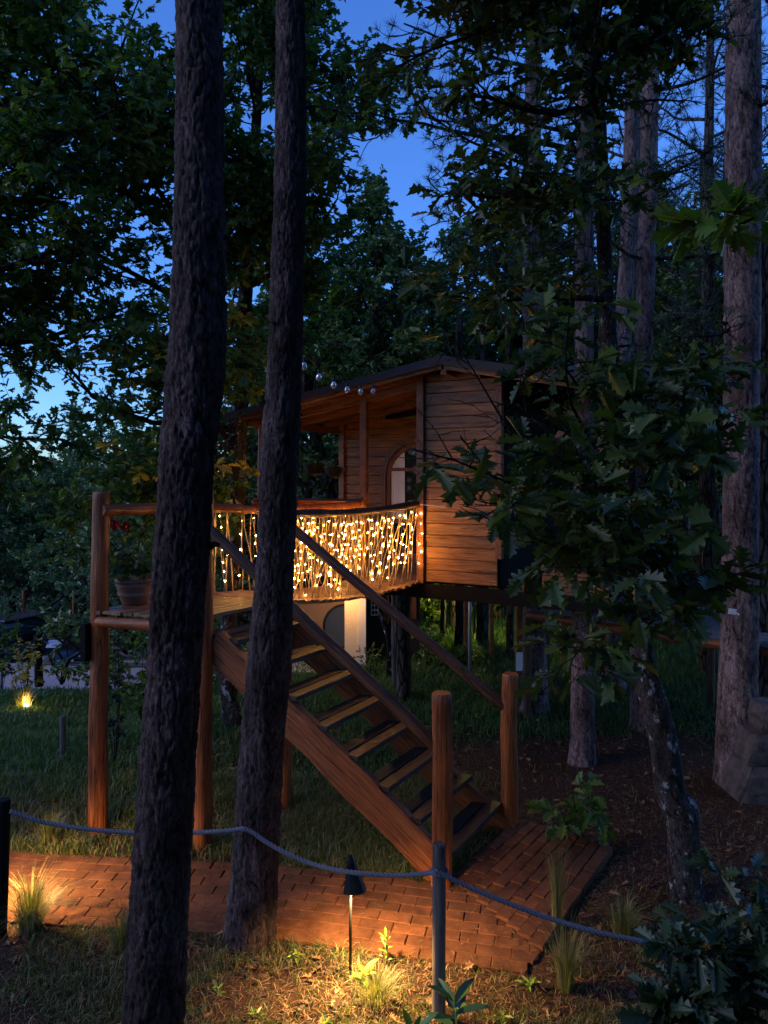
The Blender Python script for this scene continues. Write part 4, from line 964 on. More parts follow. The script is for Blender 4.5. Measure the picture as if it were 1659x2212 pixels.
# low spray over the bridge rail, warm lamp light put into its yellow leaves
def spray_thing(tname, label, lst, leafs, per, nside, ntwig, mat, seed, singles=0, parent=None, cat='oak', tpl=OAK_HI, **k):
    rng = np.random.default_rng(seed); mb = MB(); tw = limbs_to(rng, mb, lst, nside, ntwig, **k)
    par = parent or thing(tname, P(*lst[0][0]), label, cat)
    me = mesh_py('branches', mb.v, mb.f, M_BARKW, True); world_mesh_part('branch', me, par)
    pos, yd, zd, s = pruned(leaves_on(rng, tw, per, leafs, spread=.7), PRUNE if parent is oakR else (PRUNEL if parent is oakL else []))
    order = np.argsort(pos[:, 1]) if singles else np.arange(len(pos))
    if singles:
        base = leafmesh('leaf', tpl, np.zeros((1, 3)), np.array([[0, 1., 0]]), np.array([[0, 0, 1.]]), 1., mat, rng)
        for i in order[:singles]:
            y = Vector(yd[i]).normalized(); x = y.cross(Vector(zd[i])).normalized(); z = x.cross(y); M = Matrix((x, y, z)).transposed().to_4x4() @ Matrix.Scale(float(s[i]), 4); M.translation = Vector(pos[i])
            obj('leaf', base, par, M)
        r = order[singles:]
    else: r = order
    if len(r):
        o = world_mesh_part('foliage', leafmesh('foliage', tpl, pos[r], yd[r], zd[r], s[r], mat, rng), par); o['kind'] = 'stuff'
    return par
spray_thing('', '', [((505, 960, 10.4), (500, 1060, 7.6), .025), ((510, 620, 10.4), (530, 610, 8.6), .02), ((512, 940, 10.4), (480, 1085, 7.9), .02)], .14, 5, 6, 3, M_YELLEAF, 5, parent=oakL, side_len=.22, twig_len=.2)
# --- oak overhanging from beyond the left edge
oakFL = thing('oak_tree', (-6.6, 9.4, hz(-6.6, 9.4)), 'oak reaching in from beyond the upper left edge with arching boughs', 'oak tree')
mb = MB(); mb.tube([(-6.6, 9.4, -.4), (-6.4, 9.4, 3), (-6.2, 9.3, 6), (-6.1, 9.3, 9)], [.2, .17, .13, .06], 10, False)
def W2(x, y, z): d = y; return (HU + x / d * F, HV - (z - EYE) / d * F, d)
LL = [(W2(-6.4, 9.4, 4.5), (180, 560, 8.2), .06), (W2(-6.3, 9.4, 5.3), (330, 330, 8.4), .07), (W2(-6.2, 9.4, 6), (340, 140, 8.6), .06), (W2(-6.2, 9.4, 7), (250, 10, 8.6), .05), (W2(-6.4, 9.4, 4.), (120, 830, 9.2), .05), (W2(-6.4, 9.4, 4.7), (90, 430, 8.6), .05), (W2(-6.4, 9.4, 3.4), (60, 1120, 9.4), .05), (W2(-6.2, 9.4, 8), (120, -60, 8.6), .05), (W2(-6.2, 9.4, 6), (100, 250, 7.6), .05), (W2(-6.2, 9.4, 7), (70, 60, 7.8), .05), (W2(-6.2, 9.4, 7), (420, 120, 9.4), .05), (W2(-6.2, 9.4, 5.5), (400, 400, 9.2), .05), (W2(-6.2, 9.4, 5.), (290, 620, 9), .05), (W2(-6.4, 9.4, 4.6), (40, 560, 7.8), .04), (W2(-6.2, 9.4, 8), (300, -40, 8), .05), (W2(-6.2, 9.4, 5.5), (240, 480, 8.4), .04), (W2(-6.2, 9.4, 5), (170, 660, 8.8), .04), (W2(-6.2, 9.4, 8), (380, 60, 9), .04)]
tw = limbs_to(rng, mb, LL, 12, 7, wob=.34, side_len=.36, twig_len=.45, t0=.1)
world_mesh_part('trunk', mesh_py('trunk', mb.v, mb.f, M_BARKW, True), oakFL)
world_mesh_part('crown', leafmesh('crown', OAK_MID, *leaves_on(rng, tw, 14, .135), M_OAK, rng), oakFL)
# --- crown of the right-hand oak, high, its backlit dark put into the leaf colour
mb = MB()
LL = [((1311, 650, 6.2), (1060, 560, 5.2), .03), ((1300, 375, 6.2), (1060, 330, 5.3), .035), ((1295, 250, 6.2), (1080, 130, 5.2), .035), ((1290, 100, 6.2), (1180, -60, 5.2), .03), ((1300, 375, 6.2), (1180, 470, 4.9), .03), ((1300, 300, 6.2), (1300, 200, 4.9), .03), 
      ((1290, 150, 6.2), (1500, 60, 5.5), .03),  ((1290, 80, 6.2), (900, 20, 5.5), .035), ((1290, 120, 6.2), (1400, -60, 5.3), .03), ((1290, 60, 6.2), (1000, 70, 5.4), .03), ((1305, 450, 6.2), (1120, 420, 5.4), .03), ((1330, 860, 6.2), (1560, 960, 5.3), .03), ((1290, 60, 6.2), (780, -30, 5.8), .03), ((1288, -100, 6.2), (820, 50, 5.4), .035), ((1286, -150, 6.2), (990, 120, 5.2), .03), ((1284, -100, 6.2), (720, -10, 5.6), .03), ((1288, 0, 6.2), (900, 110, 5.6), .03)]
tw = limbs_to(rng, mb, LL, 10, 6, wob=.28, side_len=.34, twig_len=.30, t0=.15)
world_mesh_part('branches', mesh_py('branches', mb.v, mb.f, M_BARKW, True), oakR)
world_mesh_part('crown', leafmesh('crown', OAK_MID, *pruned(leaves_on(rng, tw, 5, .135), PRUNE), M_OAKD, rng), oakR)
# --- near sprays of big leaves, lower right
SP = [((1352, 1006, 6.2), (975, 1020, 4.6), .018), ((1345, 960, 6.2), (1130, 900, 4.8), .016), ((1335, 900, 6.2), (1180, 800, 5.0), .016), ((1360, 1120, 6.2), (1030, 1130, 4.5), .018), ((1366, 1180, 6.2), (975, 1200, 4.3), .020), ((1366, 1190, 6.2), (1030, 1290, 4.2), .018), ((1360, 1100, 6.2), (1230, 1120, 4.4), .016),
      ((1366, 1180, 6.2), (1300, 1250, 4.2), .018), ((1362, 1120, 6.2), (1480, 1080, 4.6), .018), ((1366, 1200, 6.2), (1560, 1210, 4.7), .018), ((1372, 1250, 6.2), (1220, 1400, 4.6), .016), ((1372, 1280, 6.2), (1170, 1230, 4.6), .016), ((1375, 1300, 6.2), (1420, 1330, 4.7), .016), ((1352, 1000, 6.2), (1600, 1100, 4.6), .016), ((1375, 1300, 6.2), (1640, 1330, 5.0), .02), ((1380, 1350, 6.2), (1390, 1420, 4.9), .014), ((1366, 1185, 6.2), (1000, 1180, 4.5), .016), ((1368, 1210, 6.2), (1060, 1240, 4.4), .016), ((1362, 1130, 6.2), (1080, 1170, 4.7), .014), ((1370, 1240, 6.2), (1110, 1320, 4.7), .014)]
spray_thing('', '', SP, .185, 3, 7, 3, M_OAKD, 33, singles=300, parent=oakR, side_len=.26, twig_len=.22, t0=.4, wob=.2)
# large leaf sprig hanging in from the right edge
spray_thing('oak_branch', 'large-leaved oak twig hanging in at the right edge in front of the stout pine', [((1730, 420, 3.4), (1560, 545, 3.2), .012)], .17, 5, 4, 2, M_OAKL, 36, singles=60, side_len=.2, twig_len=.12, cat='branch')
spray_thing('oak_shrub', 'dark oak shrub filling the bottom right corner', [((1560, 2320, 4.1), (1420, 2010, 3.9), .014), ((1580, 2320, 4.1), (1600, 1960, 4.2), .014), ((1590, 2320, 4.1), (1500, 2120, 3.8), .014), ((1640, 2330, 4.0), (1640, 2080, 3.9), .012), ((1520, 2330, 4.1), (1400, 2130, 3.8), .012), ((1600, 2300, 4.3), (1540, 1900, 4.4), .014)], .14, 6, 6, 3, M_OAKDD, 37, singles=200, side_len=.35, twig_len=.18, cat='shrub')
spray_thing('oak_sapling', 'low oak sapling with lobed leaves beyond the brick landing', [((1250, 1830, 7.0), (1200, 1715, 6.9), .010), ((1250, 1830, 7.0), (1300, 1735, 6.9), .008), ((1250, 1825, 7.0), (1165, 1770, 6.8), .007)], .17, 6, 3, 1, M_OAKL, 38, singles=60, side_len=.3, twig_len=.15, cat='sapling')

# ------------------------------------------------------------------ pine branches of the right-hand pines
def pine_crown(parent, lst, seed, nside=10, ntw=4, nn=26, ln=.13, mat=M_NEEDLE):
    rng = np.random.default_rng(seed); mb = MB(); sp = []
    for a, b_, r in lst:
        a = P(*a); b_ = P(*b_); d = b_ - a; sp.append((a, d, d.length, r))
    pts, ds = pine_branches(rng, mb, sp, nside, ntw); p, y, z, s = tufts(rng, pts, ds, nn, ln)
    world_mesh_part('branches', mesh_py('branches', mb.v, mb.f, M_BARKW, True), parent)['kind'] = 'stuff'
    tpl = (NEEDLE_T[0] * np.array([3.2, 1, 1]), NEEDLE_T[1]); world_mesh_part('crown', leafmesh('crown', tpl, p, y, z, s, mat, rng), parent)
pine_crown(tPb, [((1263, 330, 9.1), (800, 205, 8.6), .035), ((1263, 420, 9.1), (900, 330, 8.4), .03), ((1262, 560, 9.1), (960, 440, 8.6), .03), ((1264, 180, 9.1), (860, 90, 8.9), .03), ((1264, 60, 9.1), (960, 10, 8.9), .03), ((1263, 300, 9.1), (1050, 250, 7.9), .03), ((1262, 500, 9.1), (1080, 600, 8.2), .025), ((1263, 250, 9.1), (1480, 180, 8.6), .03), ((1263, 450, 9.1), (1480, 420, 8.6), .03), ((1263, 150, 9.1), (1350, 120, 7.8), .03), ((1264, 20, 9.1), (1180, -60, 8.), .03)], 7)
pine_crown(tPc, [((1400, 400, 10.4), (1600, 330, 9.4), .03), ((1404, 200, 10.4), (1640, 120, 9.6), .03), ((1396, 560, 10.4), (1600, 560, 9.8), .03), ((1404, 150, 10.4), (1200, 60, 9.8), .03), ((1396, 560, 10.4), (1250, 520, 9.6), .03), ((1390, 700, 10.4), (1560, 720, 9.8), .03), ((1406, 40, 10.4), (1500, -50, 9.4), .03), ((1390, 750, 10.4), (1260, 700, 9.8), .02)], 8)
pine_crown(tPa, [((1151, 300, 11.2), (950, 230, 10.6), .03), ((1151, 450, 11.2), (980, 520, 10.6), .03), ((1150, 500, 11.2), (1300, 480, 10.6), .03), ((1151, 100, 11.2), (1000, 40, 10.6), .03), ((1151, 200, 11.2), (1320, 150, 10.4), .03), ((1150, 620, 11.2), (1030, 640, 10.8), .02)], 9)
pine_crown(tE, [((1605, 100, 8.5), (1480, 40, 7.9), .025), ((1605, 250, 8.5), (1720, 200, 8), .03), ((1603, 420, 8.5), (1500, 430, 8), .02), ((1603, 700, 8.5), (1480, 740, 8), .02)], 10)

# ------------------------------------------------------------------ background trees
OV_ = [gen_oak(100 + i, H=h, spread=s, r0=.15, nl=nl, nside=7, ntwig=5, per=17, leaf=.15, low=lo, lmat=mt) for i, (h, s, nl, lo, mt) in enumerate([(9.5, 2.9, 16, .25, M_FARLEAF), (8.5, 3.2, 16, .2, M_FARLEAF), (10, 2.7, 18, .3, M_OAK), (6, 2.9, 18, .06, M_FARLEAF)])]
PV_ = [gen_pine(200, 14, .16, .35), gen_pine(201, 12, .14, .45)]
LABS = {}
def bgtree(kind, u, d, sc, rz, label, group=None, cat='tree'):
    x = (u - HU) / F * d; o_ = OV_[kind] if kind < 10 else PV_[kind - 10]
    return tree_from(o_, 'pine_tree' if kind >= 10 else ('bushy_tree' if kind == 3 else 'oak_tree'), (x, d, hz(x, d) - .1), label, 'pine tree' if kind >= 10 else cat, group, rz, sc)
random.seed(3)
for kind, u, d, sc, label in [
    (0, 880, 15.5, 1.0, 'oak standing in the gap above the cabin ridge, topping out against open blue sky'), (1, 985, 17, 1.08, 'oak just right of the sky gap behind the roof ridge'), (2, 740, 16.5, 1.02, 'upright oak behind the left half of the cabin roof'), (1, 925, 18.5, 1.0, 'oak filling the space between the two oaks behind the roof ridge'), (0, 1075, 18.5, 1.05, 'oak behind the pine that rises over the roof'),
    (1, 650, 19, 1.0, 'oak seen between the leaning pine and the porch roof'), (2, 1190, 17, 1.0, 'oak in the dark wood right of the cabin roof'), (0, 1320, 19, 1.05, 'tall oak deep in the wood behind the crooked oak'), (1, 1450, 16, 1.05, 'dense oak between the straight pine and the stout pine'), (2, 1570, 18, 1.1, 'oak behind the stout pine at the right'), (0, 1700, 15, 1.05, 'oak at the far right edge of the wood'),
    (1, 540, 21, 1.0, 'oak behind the leafy one at the landing'), (2, 440, 17.5, .9, 'oak hidden mostly by the thickest pine trunk'),
    (3, 330, 15.5, .95, 'bushy green tree right behind the tall landing post'), (3, 150, 33.5, 1.35, 'dark bushy tree overhanging the parked cars'), (3, 60, 36, 1.4, 'rounded tree beyond the parked cars at the left'), (3, 280, 31.5, 1.3, 'bushy tree beyond the gravel yard near the hatchback'),
    (3, 560, 16, .7, 'small bushy tree below the bridge netting'), (3, -60, 34, 1.4, 'rounded tree at the far left behind the estate car'), (3, 430, 25, 1.2, 'broad bush behind the landing deck'), (3, 330, 29, 1.3, 'broad green crown above the potted geranium'),
    (11, 30, 62, .95, 'distant pine standing above the treetops at the left'), (11, 62, 58, .8, 'lower distant pine beside the tall distant one'),
    (10, 1530, 13.5, 1.0, 'dark pine close behind the stout pine on the right'), (11, 1400, 17, 1.15, 'dark pine behind the tall straight trunk'), (10, 1720, 12, 1., 'dark pine just outside the right edge'), (2, 1620, 13, 1.0, 'oak filling the gap right of the stout pine'),
    (10, 1240, 22, 1., 'slender pine deep in the wood above the cabin'), (11, 1500, 21, 1.05, 'slender pine deep in the wood beside the stout pine'), (10, 1640, 20, 1.1, 'dark pine at the far right behind everything')]:
    bgtree(kind, u, d, sc, rnd(0, 6.28), label)
k_ = 0
for d in (30, 44):
    for u in range(-150, 1900, 105 if d < 40 else 85):
        if d < 40 and u < 420: continue
        uu = u + rnd(-25, 25); dd = d + rnd(-3, 3); s = rnd(.95, 1.25) if d < 40 else rnd(1.2, 1.5); x = (uu - HU) / F * dd
        o = tree_from(OV_[random.choice((1, 3, 3) if uu < 420 else (0, 1, 3))], 'oak_tree', (x, dd, hz(x, dd) - .2), 'far woodland tree, one of the many standing in rows behind the garden', 'tree', 'woodland trees behind the garden', rnd(0, 6.28), s)
# unseen oaks added behind and right of the viewer to block sky light
OCCLUDER = gen_oak(150, H=10, spread=3.6, r0=.2, nl=20, nside=6, ntwig=3, per=16, leaf=.42, low=.12, lmat=M_OAKD)
for k_ in range(9):
    an = R(236 + k_ * 19.5); rr = 8.2 + (k_ % 2) * 1.6
    tree_from(OCCLUDER, 'oak_tree', (math.cos(an) * rr, math.sin(an) * rr - 1.0, -.1), 'unseen oak added behind or to the right of the viewer to shade the scene', 'tree', 'unseen oaks added for shade', k_ * 1.3, 1.25)
# dark trunks of the wood under and beside the cabin
tg = 0
for u, vb, d, w, lab in [(990, 1400, 14.8, 20, 'dark tree trunk left of the thin pipe under the cabin'), (1041, 1408, 15.5, 26, 'dark tree trunk right of the thin pipe under the cabin'), (1100, 1420, 14.2, 16, 'thin dark trunk beside the brown stilt'), (955, 1395, 16, 12, 'thin crooked trunk beside the dark hut'), (1310, 1470, 13, 34, 'dim pine trunk behind the net platform'), (1345, 1430, 15, 30, 'dim trunk with ivy in the wood'), (1445, 1410, 16, 20, 'thin trunk left of the stout pine in the dark wood'), (1480, 1405, 18, 18, 'second thin trunk left of the stout pine'), (1515, 1400, 17, 20, 'third thin trunk left of the stout pine'), (1650, 1600, 9.6, 50, 'black trunk close behind the stout pine'), (842, 1466, 12.9, 11, None)]:
    if lab is None:
        t = thing('young_oak', P(842, 1466, 12.9), 'thin forked lichened trunk in front of the dark hut', 'tree'); m = MB(); m.tube([P(841, 1470, 12.9), P(842, 1400, 12.9), P(838, 1370, 12.9), P(826, 1335, 12.9), P(818, 1300, 12.9), P(815, 1250, 12.9)], [.055, .05, .05, .045, .04, .035], 9, False); m.tube([P(838, 1372, 12.9), P(846, 1330, 12.95), P(843, 1290, 13), P(846, 1240, 13)], [.045, .042, .04, .035], 9, False)
        m.build('trunk', M_BARKOAK, t, None, True); continue
    p0 = P(u, vb, d); p0.z = hz(p0.x, d) - .1; spec = [(u + rnd(-4, 4) * (i > 0), HV - (z - EYE) / d * F, w * (1 - .04 * i), d) for i, z in enumerate((p0.z, .8, 1.8, 3, 4.5, 6.5))]
    trunk_thing('tree_trunk', lab, spec, M_BARKFAR, 14, .3, .004, seed=u, cat='tree')

# ------------------------------------------------------------------ small shrubs and leafy plants
def bush(name, label, loc, h, r, leafs, n, mat, tpl=OAK_LO, seed=0, cat='bush', stems=8):
    rng = np.random.default_rng(seed); mb = MB(); t = thing(name, loc, label, cat); tw = []
    for i in range(stems):
        a = rng.random() * 6.28; d = (math.cos(a) * r / h * rng.uniform(.3, 1.2), math.sin(a) * r / h * rng.uniform(.3, 1.2), 1); ln = walk(rng, loc, d, h * rng.uniform(.6, 1.1), 4, .2, .02); mb.tube(ln, [.008, .007, .006, .004, .002], 4, False)
        for k in range(4):
            q, dd = at_line(ln, .3 + .17 * k); e = q + rng.normal(0, .5, 3) * r * .5; mb.tube([q, e], [.004, .002], 3, False); tw.append((q, e))
        tw.append((ln[-2], ln[-1]))
    world_mesh_part('stems', mesh_py('stems', mb.v, mb.f, M_BARKW), t)
    world_mesh_part('foliage', leafmesh('foliage', tpl, *leaves_on(rng, tw, max(1, n // len(tw)), leafs), mat, rng), t); return t
def GP(u, d): x = (u - HU) / F * d; return (x, d, hz(x, d))
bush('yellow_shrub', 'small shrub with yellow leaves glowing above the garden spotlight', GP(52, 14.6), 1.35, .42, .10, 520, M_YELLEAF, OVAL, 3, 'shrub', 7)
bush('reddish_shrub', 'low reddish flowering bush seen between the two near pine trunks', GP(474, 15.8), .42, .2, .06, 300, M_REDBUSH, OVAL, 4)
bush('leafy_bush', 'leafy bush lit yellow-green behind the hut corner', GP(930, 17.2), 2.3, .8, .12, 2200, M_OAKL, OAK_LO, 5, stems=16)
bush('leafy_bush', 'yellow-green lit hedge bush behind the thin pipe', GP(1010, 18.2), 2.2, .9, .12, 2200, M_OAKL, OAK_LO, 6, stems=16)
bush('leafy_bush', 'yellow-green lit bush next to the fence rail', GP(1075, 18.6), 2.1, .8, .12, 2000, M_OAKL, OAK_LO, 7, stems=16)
bush('low_shrub', 'pale low shrub at the foot of the cream wall', GP(800, 13.2), .55, .4, .05, 700, M_OAK, OVAL, 8)
bush('low_shrub', 'dark leafy shrub beside the hut corner', GP(925, 13.6), .8, .45, .10, 350, M_OAK, OAK_MID, 9)
bush('low_shrub', 'dark undergrowth bush left of the dark trunks', GP(1000, 13.8), .5, .5, .06, 600, M_OAK, OVAL, 19)
bush('low_shrub', 'dark ferny shrub beneath the stair landing', GP(330, 10.2), 1.5, .55, .10, 900, M_OAK, OAK_MID, 10, stems=12)
bush('low_shrub', 'leafy shrub under the stringer beside the leaning oak trunk', GP(540, 10.4), .9, .4, .08, 500, M_OAK, OAK_MID, 11)
bush('conifer_sapling', 'slim columnar conifer sapling between the landing posts', GP(247, 9.0), 1.9, .13, .07, 900, M_NEEDLE, OVAL, 12, 'sapling', 5)
bush('conifer_sapling', 'columnar olive-green conifer at the left edge beside the cars', GP(4, 17.), 2.4, .3, .08, 2200, M_OAKL, OVAL, 13, 'conifer', 8)
bush('leafy_bush', 'broad-leaved bush hiding the parked hatchback from the right', GP(225, 20), 1.9, .8, .15, 900, M_OAK, OAK_MID, 14)

# ------------------------------------------------------------------ grass, litter
def scatter(rng, n, box, fdens):
    x = rng.uniform(box[0], box[1], n); y = rng.uniform(box[2], box[3], n)
    u = HU + x / np.maximum(y, .1) * F
    k = (u > -120) & (u < 1780) & (rng.random(n) < fdens(x, y)); return x[k], y[k]
def clear(x, y): return (dist_path(x, y) > .50) & ~inpoly(x, y, BR, .0)
def blades(name, label, rng, x, y, h, w, mat, lean=.35, segs=2, z=None, parent=None):
    n = len(x); h = h * rng.uniform(.45, 1.25, n); az = rng.random(n) * 6.28; ln = rng.normal(0, lean, (n, 2)); b0 = np.stack([x, y, (hground(x, y) if z is None else z) - .01], 1)
    side = np.stack([np.cos(az), np.sin(az), az * 0], 1) * (w / 2) * rng.uniform(.6, 1.3, (n, 1))
    m1 = b0 + np.stack([ln[:, 0] * h * .35, ln[:, 1] * h * .35, h * .6], 1); tp = b0 + np.stack([ln[:, 0] * h * 1.0, ln[:, 1] * h * 1.0, h * (1 - .25 * np.abs(ln).sum(1)).clip(.4, 1)], 1)
    V = np.stack([b0 - side, b0 + side, m1 + side * .7, m1 - side * .7, tp], 1).reshape(-1, 3); i = np.arange(n)[:, None] * 5
    T = np.concatenate([i + [[0, 1, 2]], i + [[0, 2, 3]], i + [[3, 2, 4]]], 1).reshape(-1, 3)
    o = obj(name, mesh_np(name, V, T, mat, {'rnd': ('FACE', np.repeat(rng.random(n), 3))}), parent); 
    if parent is None: tag(o, label, 'grass', kind='stuff')
    return o
rng = np.random.default_rng(77)
def patch(x, y, s, k, th): return sstep(th - .08, th + .08, fbm(np.stack([x * s, y * s, x * 0 + k], 1), 3, 4))
x, y = scatter(rng, 60000, (-2.6, 2.6, 3.9, 5.8), lambda x, y: clear(x, y) * (.10 + .55 * patch(x, y, 2.2, 1, .5)))
blades('foreground_grass', 'sparse grass between litter in front of the brick path', rng, x, y, .085, .006, M_GRASS, .6)
x, y = scatter(rng, 90000, (-4.5, 1.4, 6.4, 8.6), lambda x, y: clear(x, y) * (.15 + .75 * patch(x, y, 1.8, 2, .47)) * sstep(1.4, .2, x))
blades('verge_grass', 'rough grass strip under the landing and stairs', rng, x, y, .15, .008, M_GRASS, .55)
x, y = scatter(rng, 170000, (-8, 8, 7.8, 15), lambda x, y: lawn_f(x, y) * (.35 + .65 * patch(x, y, 1.2, 3, .45)))
blades('lawn_grass', 'green lawn grass behind the staircase', rng, x, y, .13, .012, M_GRASSG, .5)
x, y = scatter(rng, 90000, (-14, 12, 14, 22), lambda x, y: lawn_f(x, y) * ~((x < -5.8) & (y > 17.6)) * .8)
blades('far_grass', 'taller grass at the far side of the lawn', rng, x, y, .20, .022, M_GRASSG, .5)
x, y = scatter(rng, 9000, (.6, 6, 6, 10.5), lambda x, y: clear(x, y) * (.03 + .25 * patch(x, y, 1.5, 5, .55)))
blades('woodland_grass', 'thin grass on the litter right of the stairs', rng, x, y, .10, .008, M_GRASS, .6)
# needle and twig litter
x, y = scatter(rng, 120000, (-4.5, 6, 3.9, 11), lambda x, y: clear(x, y) * (.25 + .5 * (1 - lawn_f(x, y))) * sstep(11, 9.5, y) * np.where(y > 8, .45, 1))
n = len(x); a = rng.random(n) * 6.28; L = rng.uniform(.03, .11, n); zz = hground(x, y) + rng.uniform(.004, .03, n); dx = np.cos(a) * L / 2; dy = np.sin(a) * L / 2; tz = rng.normal(0, .012, n); w = .0022
V = np.stack([np.stack([x - dx, y - dy, zz - tz], 1), np.stack([x + dy / L * w * 2, y - dx / L * w * 2, zz + .004], 1), np.stack([x + dx, y + dy, zz + tz], 1), np.stack([x - dy / L * w * 2, y + dx / L * w * 2, zz + .004], 1)], 1).reshape(-1, 3)
tag(obj('needle_litter', mesh_np('needle_litter', V, np.arange(n * 4).reshape(-1, 4), M_LITTER, {'rnd': ('FACE', rng.random(n))})), 'dry pine needles strewn over the ground', 'litter', kind='stuff')
x, y = scatter(rng, 5200, (-4.5, 6, 3.9, 11), lambda x, y: clear(x, y) * .55); n = len(x)
tag(obj('dead_leaves', leafmesh('dead_leaves', OAK_MID, np.stack([x, y, hground(x, y) + .015], 1), np.stack([rng.normal(0, 1, n), rng.normal(0, 1, n), rng.normal(0, .15, n)], 1), np.stack([rng.normal(0, .35, n), rng.normal(0, .35, n), np.ones(n)], 1), rng.uniform(.05, .11, n), M_LITTER, rng)), 'dry brown oak leaves on the ground', 'leaves', kind='stuff')
tb = MB()
for i in range(130):
    x_, y_ = rng.uniform(-3.8, 5.5), rng.uniform(4.1, 10.5)
    if not bool(clear(np.array([x_]), np.array([y_]))[0]): continue
    a_ = rng.random() * 6.28; L_ = rng.uniform(.12, .5); z_ = hz(x_, y_) + .015; q0_ = Vector((x_, y_, z_)); q1_ = q0_ + Vector((math.cos(a_) * L_ / 2, math.sin(a_) * L_ / 2, rng.uniform(0, .02))) + Vector((rng.normal(0, .02), rng.normal(0, .02), 0)); q2_ = q0_ + Vector((math.cos(a_) * L_, math.sin(a_) * L_, 0))
    r_ = rng.uniform(.002, .006); tb.tube([q0_, q1_, q2_], [r_, r_ * .8, r_ * .4], 4, False)
tag(tb.build('fallen_twigs', M_GREYW), 'thin fallen twigs lying in the litter', 'twigs', kind='stuff')
# short bits scattered on the paving
x, y = scatter(rng, 5500, (-3.5, 2.2, 5.3, 7.4), lambda x, y: (~clear(x, y)) * .4); n = len(x); a = rng.random(n) * 6.28; L = rng.uniform(.02, .07, n); zz = x * 0 + PTOP + .012 + inpoly(x, y, BR) * .045; dx = np.cos(a) * L / 2; dy = np.sin(a) * L / 2
V = np.stack([np.stack([x - dx, y - dy, zz], 1), np.stack([x + dy / L * .004, y - dx / L * .004, zz + .004], 1), np.stack([x + dx, y + dy, zz], 1), np.stack([x - dy / L * .004, y + dx / L * .004, zz + .003], 1)], 1).reshape(-1, 3)
tag(obj('path_litter', mesh_np('path_litter', V, np.arange(n * 4).reshape(-1, 4), M_LITTER, {'rnd': ('FACE', rng.random(n))})), 'stray needles lying on the bricks', 'litter', kind='stuff')
x, y = scatter(rng, 26000, (-4.2, 2.4, 4.9, 7.6), lambda x, y: (((dist_path(x, y) > .43) & (dist_path(x, y) < .62)) | (inpoly(x, y, BR, .10) & ~inpoly(x, y, BR, .0))) * .35 * ~inpoly(x, y, BR, 0.))
blades('edge_grass', 'short grass creeping over the path edges', rng, x, y, .07, .006, M_GRASS, .8)
def tuft(label, u, d, n, h, r, mat, seed, lean=.8, w=.004, group=None):
    rng = np.random.default_rng(seed); loc = GP(u, d); t = thing('grass_tuft', loc, label, 'grass tuft', group); a = rng.random(n) * 6.28; rr = rng.random(n) * r
    x = loc[0] + np.cos(a) * rr; y = loc[1] + np.sin(a) * rr; hh = h * rng.uniform(.5, 1.1, n); b0 = np.stack([x, y, x * 0 + loc[2]], 1); out = np.stack([np.cos(a), np.sin(a)], 1) * (rng.random((n, 1)) * lean); pts = []
    for k, (f, g_) in enumerate(((0, 0), (.4, .12), (.75, .42), (1, 1))): pts.append(b0 + np.stack([out[:, 0] * hh * g_, out[:, 1] * hh * g_, hh * (f - .35 * g_ * np.linalg.norm(out, axis=1))], 1))
    sd = np.stack([-np.sin(a + .5), np.cos(a + .5), a * 0], 1) * w / 2; V = np.stack([pts[0] - sd, pts[0] + sd, pts[1] - sd, pts[1] + sd, pts[2] - sd * .7, pts[2] + sd * .7, pts[3]], 1).reshape(-1, 3); i = np.arange(n)[:, None] * 7
    T = np.concatenate([i + [[0, 1, 3]], i + [[0, 3, 2]], i + [[2, 3, 5]], i + [[2, 5, 4]], i + [[4, 5, 6]]], 1).reshape(-1, 3)
    world_mesh_part('blades', mesh_np('blades', V, T, mat, {'rnd': ('FACE', np.repeat(rng.random(n), 5))}), t); return t
tuft('bushy straw-green grass tuft lit beside the leftmost rope post', 66, 5.72, 620, .44, .08, M_TUFT, 1, 1.35)
tuft('pale grass tuft beyond the path left of the tall landing post', 105, 7.1, 300, .32, .08, M_TUFT, 2)
tuft('bright fine grass tuft at the foot of the path lamp', 815, 4.98, 520, .17, .14, M_TUFT, 3, 1.1, .003)
tuft('tall wispy grass tuft at the right end of the brick path', 1222, 5.05, 260, .52, .05, M_TUFT, 4, .75, .003)
tuft('arching dry grass tuft right of the brick landing', 1345, 5.65, 260, .34, .07, M_TUFT, 5, 1.)
tuft('dark grass tuft behind the thickest pine trunk', 262, 5.5, 240, .34, .07, M_TUFT, 6, 1.1)
tuft('grass tuft glowing around the garden spotlight', 50, 13.9, 90, .45, .12, M_TUFT, 7, .8, .012)
tuft('thin seed-headed grass tuft in front of the brick landing', 1205, 5.7, 120, .75, .04, M_TUFT, 8, .25, .003)
def plant(name, label, loc, n, size, h, mat, seed, tpl=OVAL, cat='plant', elev=.8, stem_r=.004, leafname='leaf'):
    rng = np.random.default_rng(seed); t = thing(name, loc, label, cat); m = MB(); p = Vector(loc); top = p + Vector((rng.normal(0, .02), rng.normal(0, .02), h)); m.tube([p, p.lerp(top, .5) + Vector((.01, 0, 0)), top], stem_r, 5); m.build('stem', M_WEED, t)
    base = leafmesh('leaf', tpl, np.zeros((1, 3)), np.array([[0, 1., 0]]), np.array([[0, 0, 1.]]), 1., mat, rng)
    for i in range(n):
        f = (i + .5) / n; a = i * 2.4 + rng.random() * .5; e = elev * (.4 + f) ; y = Vector((math.cos(a) * math.cos(e), math.sin(a) * math.cos(e), math.sin(e))); z = Vector((-y.x * math.tan(e) * .8, -y.y * math.tan(e) * .8, 1)); x = y.cross(z).normalized(); z = x.cross(y)
        M = Matrix((x, y, z)).transposed().to_4x4() @ Matrix.Scale(size * float(rng.uniform(.6, 1.1)), 4); M.translation = p.lerp(top, .15 + .85 * f); obj(leafname, base, t, M)
    return t
